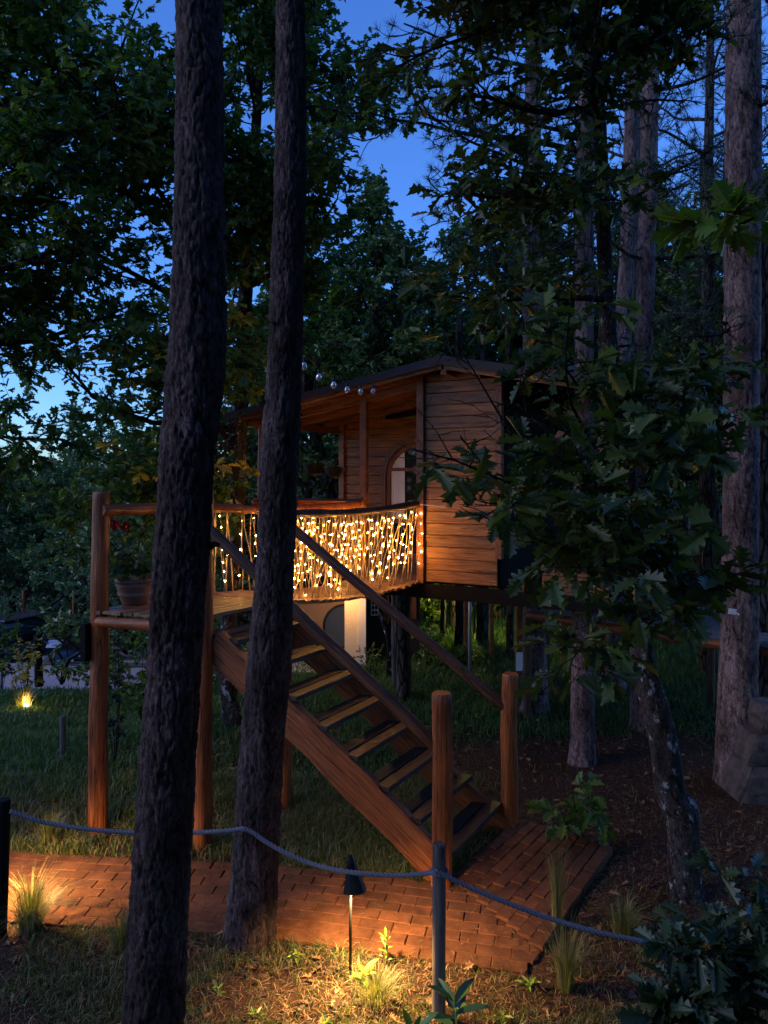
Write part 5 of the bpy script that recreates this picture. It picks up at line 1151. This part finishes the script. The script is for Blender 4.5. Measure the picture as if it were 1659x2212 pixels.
plant('broadleaf_weed', 'bright yellow-green broad-leaved weed beside the path lamp stake', GP(783, 5.12), 9, .13, .07, M_WEED, 1, elev=.5)
plant('broadleaf_weed', 'upright bright green weed stalk behind the glowing tuft', GP(832, 5.3), 12, .07, .22, M_WEED, 2, elev=.9)
plant('broadleaf_weed', 'low green weed at the right of the near rope post', GP(1130, 5.1), 9, .09, .05, M_WEED, 3, elev=.5)
plant('laurel_seedling', 'glossy dark laurel seedling in front of the near rope post', (P(985, 2215, 4.55).x, 4.55, .04), 10, .20, .24, M_LAUREL, 4, elev=.6, stem_r=.005)
plant('laurel_seedling', 'second glossy dark seedling left of the near rope post', (P(895, 2270, 4.45).x, 4.45, .0), 7, .19, .14, M_LAUREL, 9, elev=.9, stem_r=.005)
for k, (u, d) in enumerate([(470, 5.0), (640, 5.35), (560, 4.8), (700, 4.7), (1080, 4.75), (1210, 4.6)]):
    plant('broadleaf_weed', ['small green weed near the foot of the leaning pine', 'small weed at the path edge behind the lamp', 'small weed in the lit litter below the leaning pine', 'small weed left of the lamp pool', 'small weed right of the near rope post', 'small weed at the lower right below the wispy tuft'][k], GP(u, d), 8, .07, .04, M_WEED, 20 + k, elev=.5)

# ------------------------------------------------------------------ path lamps
def path_lamp(label, base, h, face, power, tilt=-14, size=172):
    t = thing('path_lamp', base, label, 'path lamp', 'stake lamps along the brick path'); p = Vector(base); 
    m = MB(); m.tube([p + Vector((0, 0, -.1)), p + Vector((0, 0, h - .06))], .011, 8); m.build('stake', M_BLACK, t, None, True)
    M = Matrix.Translation(p + Vector((0, 0, h - .235))) @ Matrix.Rotation(face, 4, 'Z')
    m = MB(); n = 16; V = []; prof = [(.125, .0), (.128, .012), (.028, .225), (.024, .235), (.0, .238)]
    for r, z in prof:
        for k in range(n + 1):
            a = -math.pi / 2 + math.pi * k / n; V.append((r * math.cos(a) - .012, r * .62 * math.sin(a), z))
    q = n + 1; Fc = [(i * q + k, i * q + k + 1, (i + 1) * q + k + 1, (i + 1) * q + k) for i in range(len(prof) - 1) for k in range(n)]; Fc += [(i * q, (i + 1) * q, (i + 1) * q + n, i * q + n) for i in range(len(prof) - 1)]
    m.add(V, Fc); m.build('lamp_shade', M_BLACK, t, M)
    m = MB(); m.lathe([(.001, .0), (.03, .0), (.03, .012), (.001, .012)], 16); m.build('led_disc', M_LED, t, M @ Matrix.Translation((.045, 0, .03)))
    l = bpy.data.lights.new('path_lamp_light', 'SPOT'); l.energy = power; l.color = (1.0, .58, .20); l.spot_size = R(size); l.spot_blend = .6; l.shadow_soft_size = .03
    lo = bpy.data.objects.new('path_lamp_light', l); link(lo, M @ Matrix.Translation((.05, 0, .022)) @ Matrix.Rotation(R(tilt), 4, 'Y'), t); return t
LP1 = path_lamp('black stake lamp with a wedge shade standing at the path edge near the centre', GP(757, 5.16), .85, R(-25), 78)
LP2 = path_lamp('black stake lamp just beyond the left edge lighting the grass tuft', (-3.02, 5.9, 0), .80, R(48), 60, -38, 135)

# ------------------------------------------------------------------ rope barrier
def rope(label, pts, parent_loc, r=.0155, pitch=.09):
    t = thing('barrier_rope', parent_loc, label, 'rope'); cp = [Vector(p) for p in catmull(pts, 14)]
    cum = [0]
    for i in range(len(cp) - 1): cum.append(cum[-1] + (cp[i + 1] - cp[i]).length)
    n = int(cum[-1] / .011); s = np.linspace(0, cum[-1], n); Cc = np.stack([np.interp(s, cum, [c[k] for c in cp]) for k in range(3)], 1); T = np.gradient(Cc, axis=0); T /= np.linalg.norm(T, axis=1)[:, None]
    a = np.cross(T, [0, 0, 1.]); a /= np.linalg.norm(a, axis=1)[:, None] + 1e-9; b = np.cross(T, a)
    for k in range(3):
        ph = 2 * np.pi * s / pitch + k * 2.094; q = Cc + (a * np.cos(ph)[:, None] + b * np.sin(ph)[:, None]) * r * .52; m = MB(); m.tube([Vector(v) for v in q], r * .56, 6); m.build('rope_strand', M_ROPE, t, None, True)
    return t
def post(label, base, top, r, mat, cap=True, tilt=0):
    t = thing('rope_post', base, label, 'post'); log('shaft', Vector(base) - Vector((0, 0, .2)), top, r, r * .98, mat, t, .02, 20, bevel=True); return t
post('weathered grey rope post standing nearest the viewer at bottom centre', GP(947, 4.82), Vector((.350, 4.82, 3.4 - 788 / F * 4.82)), .043, M_GREYW)
post('leaning dark square-edged rope post at the left edge', GP(-2, 5.66), P(8, 1728, 5.66), .05, M_BLACKW)
post('dark rope post hidden in the shrub at the right', GP(1460, 4.55), P(1460, 1990, 4.55), .04, M_BLACKW)
rope('blue-grey twisted rope strung from the left post past both near pines', [P(22, 1752, 5.58), P(60, 1766, 5.58), P(110, 1779, 5.58), P(200, 1792, 5.55), P(300, 1799, 5.52), P(400, 1799, 5.48), P(470, 1796, 5.42), P(505, 1793, 5.40), P(524, 1790, 5.385), P(545, 1798, 5.39), P(580, 1822, 5.37)], P(22, 1752, 5.6))
rope('blue-grey twisted rope sagging from the leaning pine to the nearest post', [P(522, 1789, 5.38), P(545, 1798, 5.375), P(580, 1822, 5.34), P(625, 1846, 5.28), P(680, 1868, 5.2), P(757, 1884, 5.04), P(850, 1891, 4.95), P(915, 1887, 4.86), P(942, 1881, 4.77)], P(540, 1795, 5.36))
rope('blue-grey twisted rope running from the nearest post into the dark shrub', [P(940, 1881, 4.77), P(962, 1892, 4.765), P(1010, 1915, 4.76), P(1100, 1952, 4.72), P(1200, 1988, 4.68), P(1300, 2016, 4.63), P(1400, 2035, 4.6), P(1456, 2040, 4.5)], P(947, 1883, 4.8))
m = MB(); pr = Vector((.350, 4.82, 3.4 - 848 / F * 4.82)); m.tube([pr + Vector((.052 * math.cos(a), .052 * math.sin(a), .004 * math.sin(2 * a))) for a in np.linspace(0, 2 * math.pi, 20)], .012, 6)
tag(m.build('rope_knot', M_ROPE, None, None, True), 'turn of rope tied round the nearest post', 'knot')

# ------------------------------------------------------------------ small posts on the lawn
def bollard(label, u, d, h, r):
    loc = GP(u, d); t = thing('lawn_post', loc, label, 'post', 'short round posts on the lawn'); log('shaft', Vector(loc) - Vector((0, 0, .2)), Vector(loc) + Vector((0, 0, h)), r, r * .98, M_GREYW, t, .03, 14)
bollard('short grey post standing alone on the left lawn', 135, 9.45, .52, .038); bollard('thin dark post seen between the two near pine trunks', 454, 11.2, .48, .033)

# ------------------------------------------------------------------ potted geranium, hanging pots
pl_ = Vector((-2.50, 7.62, DZ + .002))
t = thing('flower_pot', pl_, 'terracotta flower pot with braided bands on the landing boards', 'flower pot')
m = MB(); m.lathe([(.001, 0), (.115, 0), (.125, .01), (.155, .10), (.172, .16), (.178, .215), (.178, .22), (.192, .222), (.194, .25), (.186, .262), (.172, .258), (.165, .22), (.001, .215)], 40); m.build('pot_body', M_TERRA, t, Matrix.Translation(pl_), True)
for zb, rb in ((.205, .178), (.115, .160)):
    m = MB(); nk = 46
    for k in range(nk):
        for s, dz_ in ((1, .008), (-1, -.008)):
            a = 2 * math.pi * k / nk; c = Vector(((rb + .002) * math.cos(a), (rb + .002) * math.sin(a), zb + dz_)); M = Matrix.Translation(pl_ + c) @ Matrix.Rotation(a, 4, 'Z') @ Matrix.Rotation(s * .6, 4, 'X'); m.box((0, 0, 0), (.008, .022, .008), M)
    o = m.build('braided_band', M_TERRA2, t)
def geranium():
    rng = np.random.default_rng(3); base = pl_ + Vector((0, 0, .22)); t = thing('geranium', base, 'geranium with red flowers growing in the terracotta pot', 'plant'); mb = MB(); tw = []
    for i in range(22):
        a = rng.random() * 6.28; d = (math.cos(a) * .5, math.sin(a) * .5, 1); ln = walk(rng, base + Vector((math.cos(a) * .06, math.sin(a) * .06, 0)), d, rng.uniform(.22, .42), 4, .25, -.02); mb.tube(ln, [.006, .005, .004, .003, .002], 4, False)
        for k in range(3): q, _ = at_line(ln, .35 + .3 * k); tw.append((q, q + rng.normal(0, .05, 3)))
    tops = []
    for a in (2.6, 3.0): 
        ln = [base, base + Vector((-.05, -.03, .25)), base + Vector((-.12 + .02 * (a - 2.6), -.05, .47)), base + Vector((-.20 + .30 * (a - 2.6), -.05, .60 - .1 * (a - 2.6)))]; mb.tube(ln, [.006, .005, .004, .003], 5, False); tops.append(ln[-1])
    world_mesh_part('stems', mesh_py('stems', mb.v, mb.f, M_GRASSG), t); R_ = half_leaf([(0, 0), (.28, .05), (.46, .30), (.50, .6), (.30, .9), (.12, .98), (0, .92)])
    world_mesh_part('leaves', leafmesh('leaves', R_, *leaves_on(rng, tw, 3, .075), M_GERAN, rng), t)
    for tp in tops:
        n = 22; p = np.array(tp)[None] + rng.normal(0, .022, (n, 3)); world_mesh_part('flower_head', leafmesh('flower_head', R_, p, rng.normal(0, 1, (n, 3)), rng.normal(0, 1, (n, 3)), .048, M_REDFL, rng), t)
geranium()
for k, (mm, lab) in enumerate(((1.30, 'dark bowl hanging at the left under the porch eave'), (1.90, 'dark bowl hanging beside the porch corner post with trailing stems'))):
    hk = H(KF, mm, 0); top = Vector((hk.x, hk.y, 3.64 if k == 0 else 3.60)); t = thing('hanging_pot', top, lab, 'hanging pot', 'bowls hanging under the porch eave')
    m = MB(); m.lathe([(.001, -.19), (.05, -.185), (.11, -.15), (.155, -.08), (.172, -.01), (.178, 0), (.166, 0), (.15, -.06), (.001, -.07)], 24); m.build('bowl', M_DARKPOT, t, Matrix.Translation(top), True)
    m = MB(); he = roofz(KF) - .16
    for a in range(3): m.tube([top + Vector((.17 * math.cos(a * 2.1), .17 * math.sin(a * 2.1), 0)), Vector((top.x, top.y, he - .1))], .002, 3)
    m.tube([Vector((top.x, top.y, he - .1)), Vector((top.x, top.y, he + .02))], .003, 3); m.build('hanger', M_WIRE, t)
    rng = np.random.default_rng(k); mb = MB(); tw = []
    for i in range(7):
        a = rng.random() * 6.28; ln = walk(rng, top + Vector((math.cos(a) * .12, math.sin(a) * .12, 0)), (math.cos(a), math.sin(a), .5), .3, 5, .35, -.22); mb.tube(ln, [.003] * 6, 3, False); tw += [(ln[j], ln[j + 1]) for j in range(5)]
    world_mesh_part('stems', mesh_py('stems', mb.v, mb.f, M_GRASSG), t); world_mesh_part('leaves', leafmesh('leaves', OVAL, *leaves_on(rng, tw, 2, .04), M_GERAN, rng), t)

# ------------------------------------------------------------------ unlit globe string by the roof
t = thing('bulb_string', P(652, 762, 5.9), 'string of unlit clear globe bulbs from the leaning pine to the porch roof', 'string lights')
bp_ = [(657, 772, 6.2), (689, 797, 6.7), (721, 815, 7.2), (750, 826, 7.6), (779, 831, 8.0), (806, 831, 8.4)]
wp_ = [P(640, 755, 5.75)]
for i, q in enumerate(bp_):
    p = P(*q); wp_.append(p + Vector((0, 0, .0)))
    if i < 5: qn = P(*bp_[i + 1]); wp_.append((p + qn) / 2 - Vector((0, 0, .02 if i % 2 else .0)) + Vector((0, 0, .02)))
wp_.append(P(818, 838, 8.75)); m = MB(); m.tube(catmull(wp_, 4), .004, 4); m.build('wire', M_WIRE, t)
mg = bpy.data.materials.new('clear_bulb_glass'); mg.use_nodes = True; b_ = mg.node_tree.nodes['Principled BSDF']; b_.inputs['Base Color'].default_value = (.45, .45, .5, 1); b_.inputs['Roughness'].default_value = .12; b_.inputs['Transmission Weight'].default_value = .55
for q in bp_:
    p = P(*q); m = MB(); m.lathe([(.0, 0), (.013, 0), (.014, -.035), (.011, -.04), (.0, -.04)], 10); s_ = m.build('socket', M_WIRE, t, Matrix.Translation(p), True)
    m = MB(); m.lathe([(.001, 0), (.011, -.004), (.024, -.022), (.028, -.04), (.022, -.062), (.001, -.072)], 14); m.build('bulb', mg, s_, Matrix.Translation(p - Vector((0, 0, .036))), True)
# slack cords from the bridge rail to the pines
for k, (v1, lab) in enumerate(((1100, 'upper thin white cord tied across the boarded wall to the pine'), (1108, 'lower thin white cord tied across the boarded wall to the pine'))):
    a = H(.0, -.12, 3.085); b_ = P(1262, v1, 9.0); m = MB(); m.tube([a.lerp(b_, i / 8) - Vector((0, 0, .03 * math.sin(math.pi * i / 8))) for i in range(9)], .004, 4); tag(m.build('guy_rope', M_CORD, None), lab, 'cord')

# ------------------------------------------------------------------ hut below the bridge
hut = thing('garden_hut', P(760, 1440, 13.8), 'small cream and dark hut below the bridge with a warmly lit wall', 'hut')
def hb(name, x0, x1, y0, y1, z0, z1, mat):
    m = MB(); m.box((0, 0, 0), (x1 - x0, y1 - y0, z1 - z0)); return m.build(name, mat, hut, Matrix.Translation(((x0 + x1) / 2, (y0 + y1) / 2, (z0 + z1) / 2)))
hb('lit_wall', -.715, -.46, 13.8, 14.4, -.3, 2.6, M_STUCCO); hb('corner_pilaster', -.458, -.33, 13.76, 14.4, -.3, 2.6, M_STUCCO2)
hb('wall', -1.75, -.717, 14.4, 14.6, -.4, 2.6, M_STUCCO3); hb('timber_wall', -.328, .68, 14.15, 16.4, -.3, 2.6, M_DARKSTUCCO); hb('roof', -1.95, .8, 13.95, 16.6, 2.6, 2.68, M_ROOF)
wf = MB(); wc = Vector((-.74, 14.385, .62)); wf.tube([wc + Vector((.40 * math.cos(a), 0, .40 * math.sin(a))) for a in np.linspace(0, 2 * math.pi, 37)], .022, 6); w_ = wf.build('round_window', M_BLACK, hut, None, True)
m = MB(); m.add([wc + Vector((.39 * math.cos(a), -.003, .39 * math.sin(a))) for a in np.linspace(0, 2 * math.pi, 36, endpoint=False)], [tuple(range(36))]); m.build('window_pane', plain('window_glass', (.05, .065, .09), .2, 0), w_)
lw = hb('lattice_window', -.245, -.105, 14.12, 14.14, .86, 1.16, M_WHITE)
for i in range(2):
    for j in range(3): hb_ = MB(); hb_.box((0, 0, 0), (.045, .006, .07)); hb_.build('window_pane', M_GLASSD, lw, Matrix.Translation((-.205 + i * .06, 14.116, .92 + j * .09)))
hb('wall_board', .50, .60, 14.12, 14.14, .80, 1.25, M_TRIM)
lt = thing('wall_lamp', (-.72, 13.38, 1.36), 'small lamp on the cream wall just under the bridge deck', 'lamp'); m = MB(); m.lathe([(.001, 0), (.05, 0), (.05, .10), (.001, .10)], 12); m.build('lamp_housing', M_BLACK, lt, Matrix.Translation((-.72, 13.38, 1.36))); m = MB(); m.lathe([(.001, 0), (.04, 0)], 12); m.build('lamp_lens', M_LED, lt, Matrix.Translation((-.72, 13.38, 1.357)))
l = bpy.data.lights.new('wall_lamp_light', 'POINT'); l.energy = 7; l.color = (1, .52, .17); l.shadow_soft_size = .04; lo = bpy.data.objects.new('wall_lamp_light', l); link(lo, Matrix.Translation((-.72, 13.38, 1.30)), lt)
m = MB(); m.box((0, 0, 0), (1.1, .8, .04)); pv = m.build('paved_step', M_STUCCO2, None, Matrix.Translation((-1.2, 13.7, .0))); tag(pv, 'pale paved step in front of the hut', 'step')
# low lamp behind the hut that lights the hedge
def garden_lamp(label, loc, power, col=(1, .72, .22), h=.5):
    t = thing('garden_lamp', loc, label, 'garden lamp'); p = Vector(loc); m = MB(); m.tube([p, p + Vector((0, 0, h))], .02, 8); m.build('stake', M_BLACK, t); m = MB(); m.lathe([(.001, 0), (.035, .01), (.035, .05), (.001, .06)], 12); m.build('lamp_globe', M_LED, t, Matrix.Translation(p + Vector((0, 0, h))), True)
    l = bpy.data.lights.new('garden_lamp_light', 'POINT'); l.energy = power; l.color = col; l.shadow_soft_size = .05; lo = bpy.data.objects.new('garden_lamp_light', l); link(lo, Matrix.Translation(p + Vector((0, -.02, h + .12))), t); return t
garden_lamp('garden lamp hidden behind the dark trunk lighting the hedge', (1.93, 16.2, .0), 26, (1, .85, .2), .9)
garden_lamp('tiny glowing spotlight in the grass at the far left', (GP(57, 13.9)[0], 13.9, GP(57, 13.9)[2]), 4, (1, .55, .16), .06)

# ------------------------------------------------------------------ fence, net platform, stacked blocks
fn = thing('garden_fence', P(1062, 1380, 14), 'thin brown post and rail fence under the right of the cabin', 'fence')
for u in (1006, 1062, 1215): p = P(u, 1400, 14.); beam('post', (p.x, 14, hz(p.x, 14) - .1), (p.x, 14, 1.22), .07, .07, M_TRIM, fn, up=(0, 1, 0))
beam('rail', P(1040, 1286, 14), P(1250, 1306, 13.6), .06, .05, M_TRIM, fn)
t = thing('metal_pipe', GP(1015, 13.2), 'thin pale upright pipe under the cabin', 'pipe'); m = MB(); p = Vector(GP(1015, 13.2)); m.tube([p, Vector((p.x, p.y, 2.0))], .028, 10); m.build('pipe', M_TUBE, t, None, True)
npf = thing('net_platform', P(1160, 1335, 10.8), 'log-edged platform with a stretched net between the pines on the right', 'platform')
q0, q1 = P(1140, 1328, 10.9), P(1580, 1396, 8.85); bk = Vector((.75, 2.3, 0)); log('edge_log', q0, q1, .058, .06, M_LOG, npf, .1, 14); log('edge_log', q0 + bk, q1 + bk, .05, .05, M_LOGD, npf, .1, 10); log('edge_log', q1 + (q1 - q0).normalized() * .1, q1 + bk, .05, .05, M_LOGD, npf, .1, 10); q1b = q1 + (q1 - q0).normalized() * 1.6; log('edge_log', q1 + (q1 - q0).normalized() * .35 , q1b, .055, .055, M_LOG, npf, .1, 12)
for q in (q0 + Vector((0, .05, 0)), q0 + bk, q1 + bk): log('post', Vector((q.x, q.y, -.2)), q, .06, .055, M_LOGD, npf, .06, 10)
nt_ = MB(); dd = (q1b - q0); nL = dd.length; cell = .08; up_ = Vector((0, 0, .05))
for s in (-1, 1):
    for i in range(-int(2.4 / cell), int(nL / cell) + int(2.4 / cell)):
        a = i * cell; pts = []
        for j in range(2):
            f = j; along = a + s * f * 2.4 * .9; pts.append((along, f))
        x0, x1 = pts[0][0], pts[1][0]; f0_, f1_ = 0., 1.
        if x0 < 0: f0_ = (0 - x0) / (x1 - x0) if x1 != x0 else 0
        if x0 > nL: f0_ = (nL - x0) / (x1 - x0)
        if x1 < 0: f1_ = (0 - x0) / (x1 - x0)
        if x1 > nL: f1_ = (nL - x0) / (x1 - x0)
        if f1_ <= f0_ or f0_ > 1 or f1_ < 0: continue
        g_ = lambda f: q0 + dd * ((x0 + (x1 - x0) * f) / nL) + bk * f + up_ * (1 - 1.6 * f * (1 - f))
        nt_.tube([g_(f0_ + (f1_ - f0_) * k / 3) for k in range(4)], .0032, 3, False)
o = nt_.build('net_mesh', plain('white_net', (.30, .30, .34), .8), npf); o['kind'] = 'stuff'
wt = MB(); wt.add([P(1570, 1308, 8.27), P(1600, 1316, 8.27), P(1590, 1330, 8.27), P(1572, 1334, 8.27), P(1600, 1322, 8.25)], [(0, 3, 2, 1)]); 
M = Matrix.Translation(P(1582, 1321, 8.245)); m = MB(); m.box((0, 0, 0), (.085, .006, .06), Matrix.Rotation(.15, 4, 'Y')); m.box((.03, -.006, .005), (.10, .005, .022), Matrix.Rotation(.5, 4, 'Y')); tag(m.build('white_marker', M_WHITE, None, M), 'small white marker fixed to the stout pine above the net', 'marker')
bs = thing('stacked_blocks', P(1640, 1729, 8.0), 'three rough grey blocks stacked beside the stout pine at the right edge', 'blocks')
def block(x, z0, z1, w0, w1, y, dep, seed):
    V = []; rng = np.random.default_rng(seed); nz = 5; nn = 16; Fc = []
    for i in range(nz + 1):
        f = i / nz; w_ = w0 + (w1 - w0) * f; inset = .02 if i in (0, nz) else 0
        for k in range(nn):
            a = 2 * math.pi * k / nn; ca, sa = math.cos(a), math.sin(a); sx = abs(ca) ** .18 * (1 if ca > 0 else -1); sy = abs(sa) ** .18 * (1 if sa > 0 else -1)
            V.append((sx * (w_ / 2 - inset) + rng.normal(0, .008), sy * (dep / 2 - inset) + rng.normal(0, .008), z0 + (z1 - z0) * f))
    Fc = [(i * nn + k, i * nn + (k + 1) % nn, (i + 1) * nn + (k + 1) % nn, (i + 1) * nn + k) for i in range(nz) for k in range(nn)] + [tuple(range(nn - 1, -1, -1)), tuple(nz * nn + k for k in range(nn))]
    return obj('block', mesh_py('block', V, Fc, M_STONE), bs, Matrix.Translation((x, y, 0)))
block(4.17, -.1, .385, 1.0, .74, 8.15, .5, 1); block(4.22, .39, .72, .86, .70, 8.15, .45, 2); block(4.27, .725, 1.01, .62, .60, 8.15, .4, 3)

# ------------------------------------------------------------------ left background: cars, kerb log, plough, sign, posts
def car(label, loc, rz, paint, L=4.2, Wd=1.75, Hc=1.45, suv=False, plate=None, tail=False):
    t = bpy.data.objects.new('parked_car', None); Mx = Matrix.Translation(Vector(loc)) @ Matrix.Rotation(rz, 4, 'Z'); link(t, Mx); tag(t, label, 'car', 'cars parked on the gravel yard')
    h1 = .88 if not suv else 1.0
    def loft(st, name, mat):
        V = []; Fc = []; n = 10
        for x, zb, zt, hw, tw in st:   # station: x, bottom, top, half width bottom, half width top
            for k in range(n):
                f = k / (n - 1); a = math.pi * f; yy = math.cos(a); e = abs(math.sin(a)) ** .45; z = zb + (zt - zb) * e; w_ = hw + (tw - hw) * e; V.append((x, (abs(yy) ** .45) * (1 if yy > 0 else -1) * w_, z))
        for i in range(len(st) - 1):
            for k in range(n - 1): Fc.append((i * n + k, i * n + k + 1, (i + 1) * n + k + 1, (i + 1) * n + k))
        Fc += [tuple(range(n)), tuple((len(st) - 1) * n + k for k in range(n - 1, -1, -1))]
        Fc += [(i * n, (i + 1) * n, (i + 1) * n + n - 1, i * n + n - 1) for i in range(len(st) - 1)]
        return obj(name, mesh_py(name, V, Fc, mat, True), t, Mx)
    w2 = Wd / 2
    loft([(-L / 2, .35, .72, w2 * .86, w2 * .8), (-L / 2 + .08, .22, h1 - .02, w2 * .96, w2 * .86), (-L / 4, .2, h1 + .02, w2, w2 * .92), (0, .2, h1, w2, w2 * .94), (L / 4, .2, h1 - .04, w2, w2 * .9), (L / 2 - .35, .2, h1 - .16, w2 * .97, w2 * .82), (L / 2 - .05, .22, h1 - .30, w2 * .88, w2 * .75), (L / 2, .3, .52, w2 * .8, w2 * .7)], 'body', paint)
    g0 = h1 - .08; loft([(-L / 2 + .12, g0, g0 + .1, w2 * .82, w2 * .78), (-L / 2 + (.35 if suv else .6), g0, Hc - .04, w2 * .86, w2 * .66), (-.3, g0, Hc - .01, w2 * .88, w2 * .68), (.25, g0, Hc - .04, w2 * .88, w2 * .66), (L / 4 + .05, g0, g0 + .06, w2 * .84, w2 * .8)], 'glasshouse', M_GLASSD)
    m = MB(); m.box((-.22, 0, Hc - .01), (L * .36 + (.3 if suv else 0), Wd * .62, .05), None, .02); obj('roof', mesh_py('roof', m.v, m.f, paint), t, Mx)
    for sx in (-1, 1):
        for sy in (-1, 1):
            Mw = Mx @ Matrix.Translation((sx * L * .31, sy * (w2 - .1), .31)) @ Matrix.Rotation(R(90), 4, 'X'); m = MB(); m.lathe([(.001, -.1), (.20, -.1), (.30, -.09), (.315, 0), (.30, .09), (.20, .1), (.001, .1)], 20); w = m.build('wheel', M_BLACK, t, Mw, True); m = MB(); m.lathe([(.001, -.106 * sy), (.19, -.104 * sy)], 12); m.build('rim', M_TUBE, w, Mw)
    for sy in (-1, 1):
        Mh = Mx @ Matrix.Translation((L / 2 - .20, sy * w2 * .66, h1 - .30)); m = MB(); m.box((0, 0, 0), (.30, .34, .13), Matrix.Rotation(-sy * .35, 4, 'Z'), .04); m.build('headlight', plain('headlight_glass', (.45, .4, .36), .15, .3), t, Mh)
        Mt = Mx @ Matrix.Translation((-L / 2 + .08, sy * w2 * .72, h1 - .16)); m = MB(); m.box((0, 0, 0), (.12, .36, .15), None, .03); m.build('tail_light', plain('red_lens', (.45, .01, .01), .25), t, Mt)
    sg = 1 if plate != 'rear' else -1
    m = MB(); m.box((0, 0, 0), (.02, .52, .12)); pp = m.build('number_plate', M_WHITE, t, Mx @ Matrix.Translation((sg * (L / 2 + .012), 0, .46)))
    cu = bpy.data.curves.new('plate_text', 'FONT'); cu.body = 'HPK 4801'; cu.size = .10; cu.align_x = 'CENTER'; cu.align_y = 'CENTER'; cu.extrude = .001; cu.materials.append(M_BLACK)
    tmp = bpy.data.objects.new('tmp', cu); COL.objects.link(tmp); bpy.context.view_layer.update(); tme = bpy.data.meshes.new_from_object(tmp.evaluated_get(bpy.context.evaluated_depsgraph_get())); bpy.data.objects.remove(tmp)
    o = bpy.data.objects.new('plate_text', tme); link(o, Mx @ Matrix.Translation((sg * (L / 2 + .024), 0, .46)) @ Matrix.Rotation(R(90) * sg, 4, 'Z') @ Matrix.Rotation(R(90), 4, 'X'), pp)
    m = MB(); m.box((0, 0, 0), (.03, .8, .10)); m.build('grille', M_BLACK, t, Mx @ Matrix.Translation((L / 2 + .0, 0, .33)))
    return t
ca = GP(152, 28.0); car('dark hatchback facing the viewer on the gravel, half hidden by leaves', (ca[0], ca[1], ca[2] + .06), R(-72), carpaint('dark_blue_paint', (.012, .014, .022)))
ca = GP(52, 27.5); car('grey estate car seen from behind with red tail lights', (ca[0], ca[1], ca[2] + .06), R(62), carpaint('grey_paint', (.10, .09, .10)), 4.5, 1.85, 1.7, True, 'rear')
a, b_ = Vector(GP(92, 24.6)), Vector(GP(330, 24.6)); tt = thing('kerb_log', a, 'long log kerb lying across the gravel before the cars', 'log'); log('timber', a + Vector((0, 0, .1)), b_ + Vector((0, 0, .1)), .1, .1, M_GREYW, tt, .04, 10, 20)
for u, lab in ((51, 'pale round post behind the estate car'), (160, 'round post between the parked cars')): loc = Vector(GP(u, 31)); tt = thing('car_park_post', loc, lab, 'post', 'round posts behind the parked cars'); log('shaft', loc - Vector((0, 0, .1)), loc + Vector((0, 0, 2.7)), .07, .07, M_LOG, tt, .03, 10, 8)
D0 = 15.6
def Q(u, v): return P(u, v, D0)
pg = thing('old_plough', Q(137, 1478), 'rusty old iron plough silhouetted against the gravel', 'plough')
def bars(nm, lst, r=.018, mat=None):
    for pts in lst: m = MB(); m.tube([Q(*p) for p in pts], r, 6); m.build(nm, mat or M_BLACK, pg, None, True)
bars('handle', [[(90, 1382), (100, 1400), (120, 1452), (133, 1477)], [(92, 1384), (123, 1403), (135, 1424), (146, 1436)]], .022)
bars('beam_arm', [[(133, 1478), (136, 1450), (150, 1424), (180, 1405), (205, 1390), (213, 1390)]], .04)
bars('strut', [[(88, 1379), (146, 1380), (146, 1440), (148, 1470)], [(196, 1376), (197, 1410), (207, 1418)], [(181, 1388), (186, 1436)], [(148, 1432), (190, 1432), (206, 1422)], [(117, 1440), (135, 1440)], [(88, 1400), (100, 1404)]], .014)
bars('share', [[(124, 1462), (138, 1472), (142, 1455)]], .035)
tt = thing('information_board', Q(118, 1389), 'pale tilted information board beside the plough', 'sign'); m = MB(); m.box((0, 0, 0), (.30, .02, .20), None, .003); Mi_ = Matrix.Translation(Q(118, 1391)) @ Matrix.Rotation(R(-50), 4, 'X'); m.build('panel', plain('pale_blue_board', (.42, .5, .68), .4), tt, Mi_)
m = MB()
for i, (z, w_) in enumerate(((-.045, .10), (-.06, .14), (-.03, .08))): m.box((.02, -.012, z), (w_, .002, .006))
m.build('printed_lines', M_BLACK, tt, Mi_); m = MB(); m.tube([Q(118, 1391), Q(118, 1450)], .012, 6); m.build('stand', M_BLACK, tt)
tt = thing('dark_post', Q(83, 1470), 'thick dark post behind the yellow shrub', 'post'); log('shaft', Q(85, 1482), Q(80, 1372), .085, .07, M_BLACKW, tt, .08, 12)
# power lines at the left
for k, (v0, v1) in enumerate(((762, 758), (770, 764), (806, 790))): m = MB(); m.tube([P(-80, v0 + 4, 40), P(20, v0 + 1, 40), P(150, v1, 40), P(420, v1 - 14, 40)], .025, 4); tag(m.build('power_cable', M_WIRE, None), ['upper power cable crossing the bright sky at the left edge', 'middle power cable crossing the bright sky at the left edge', 'lower power cable crossing the bright sky at the left edge'][k], 'cable')
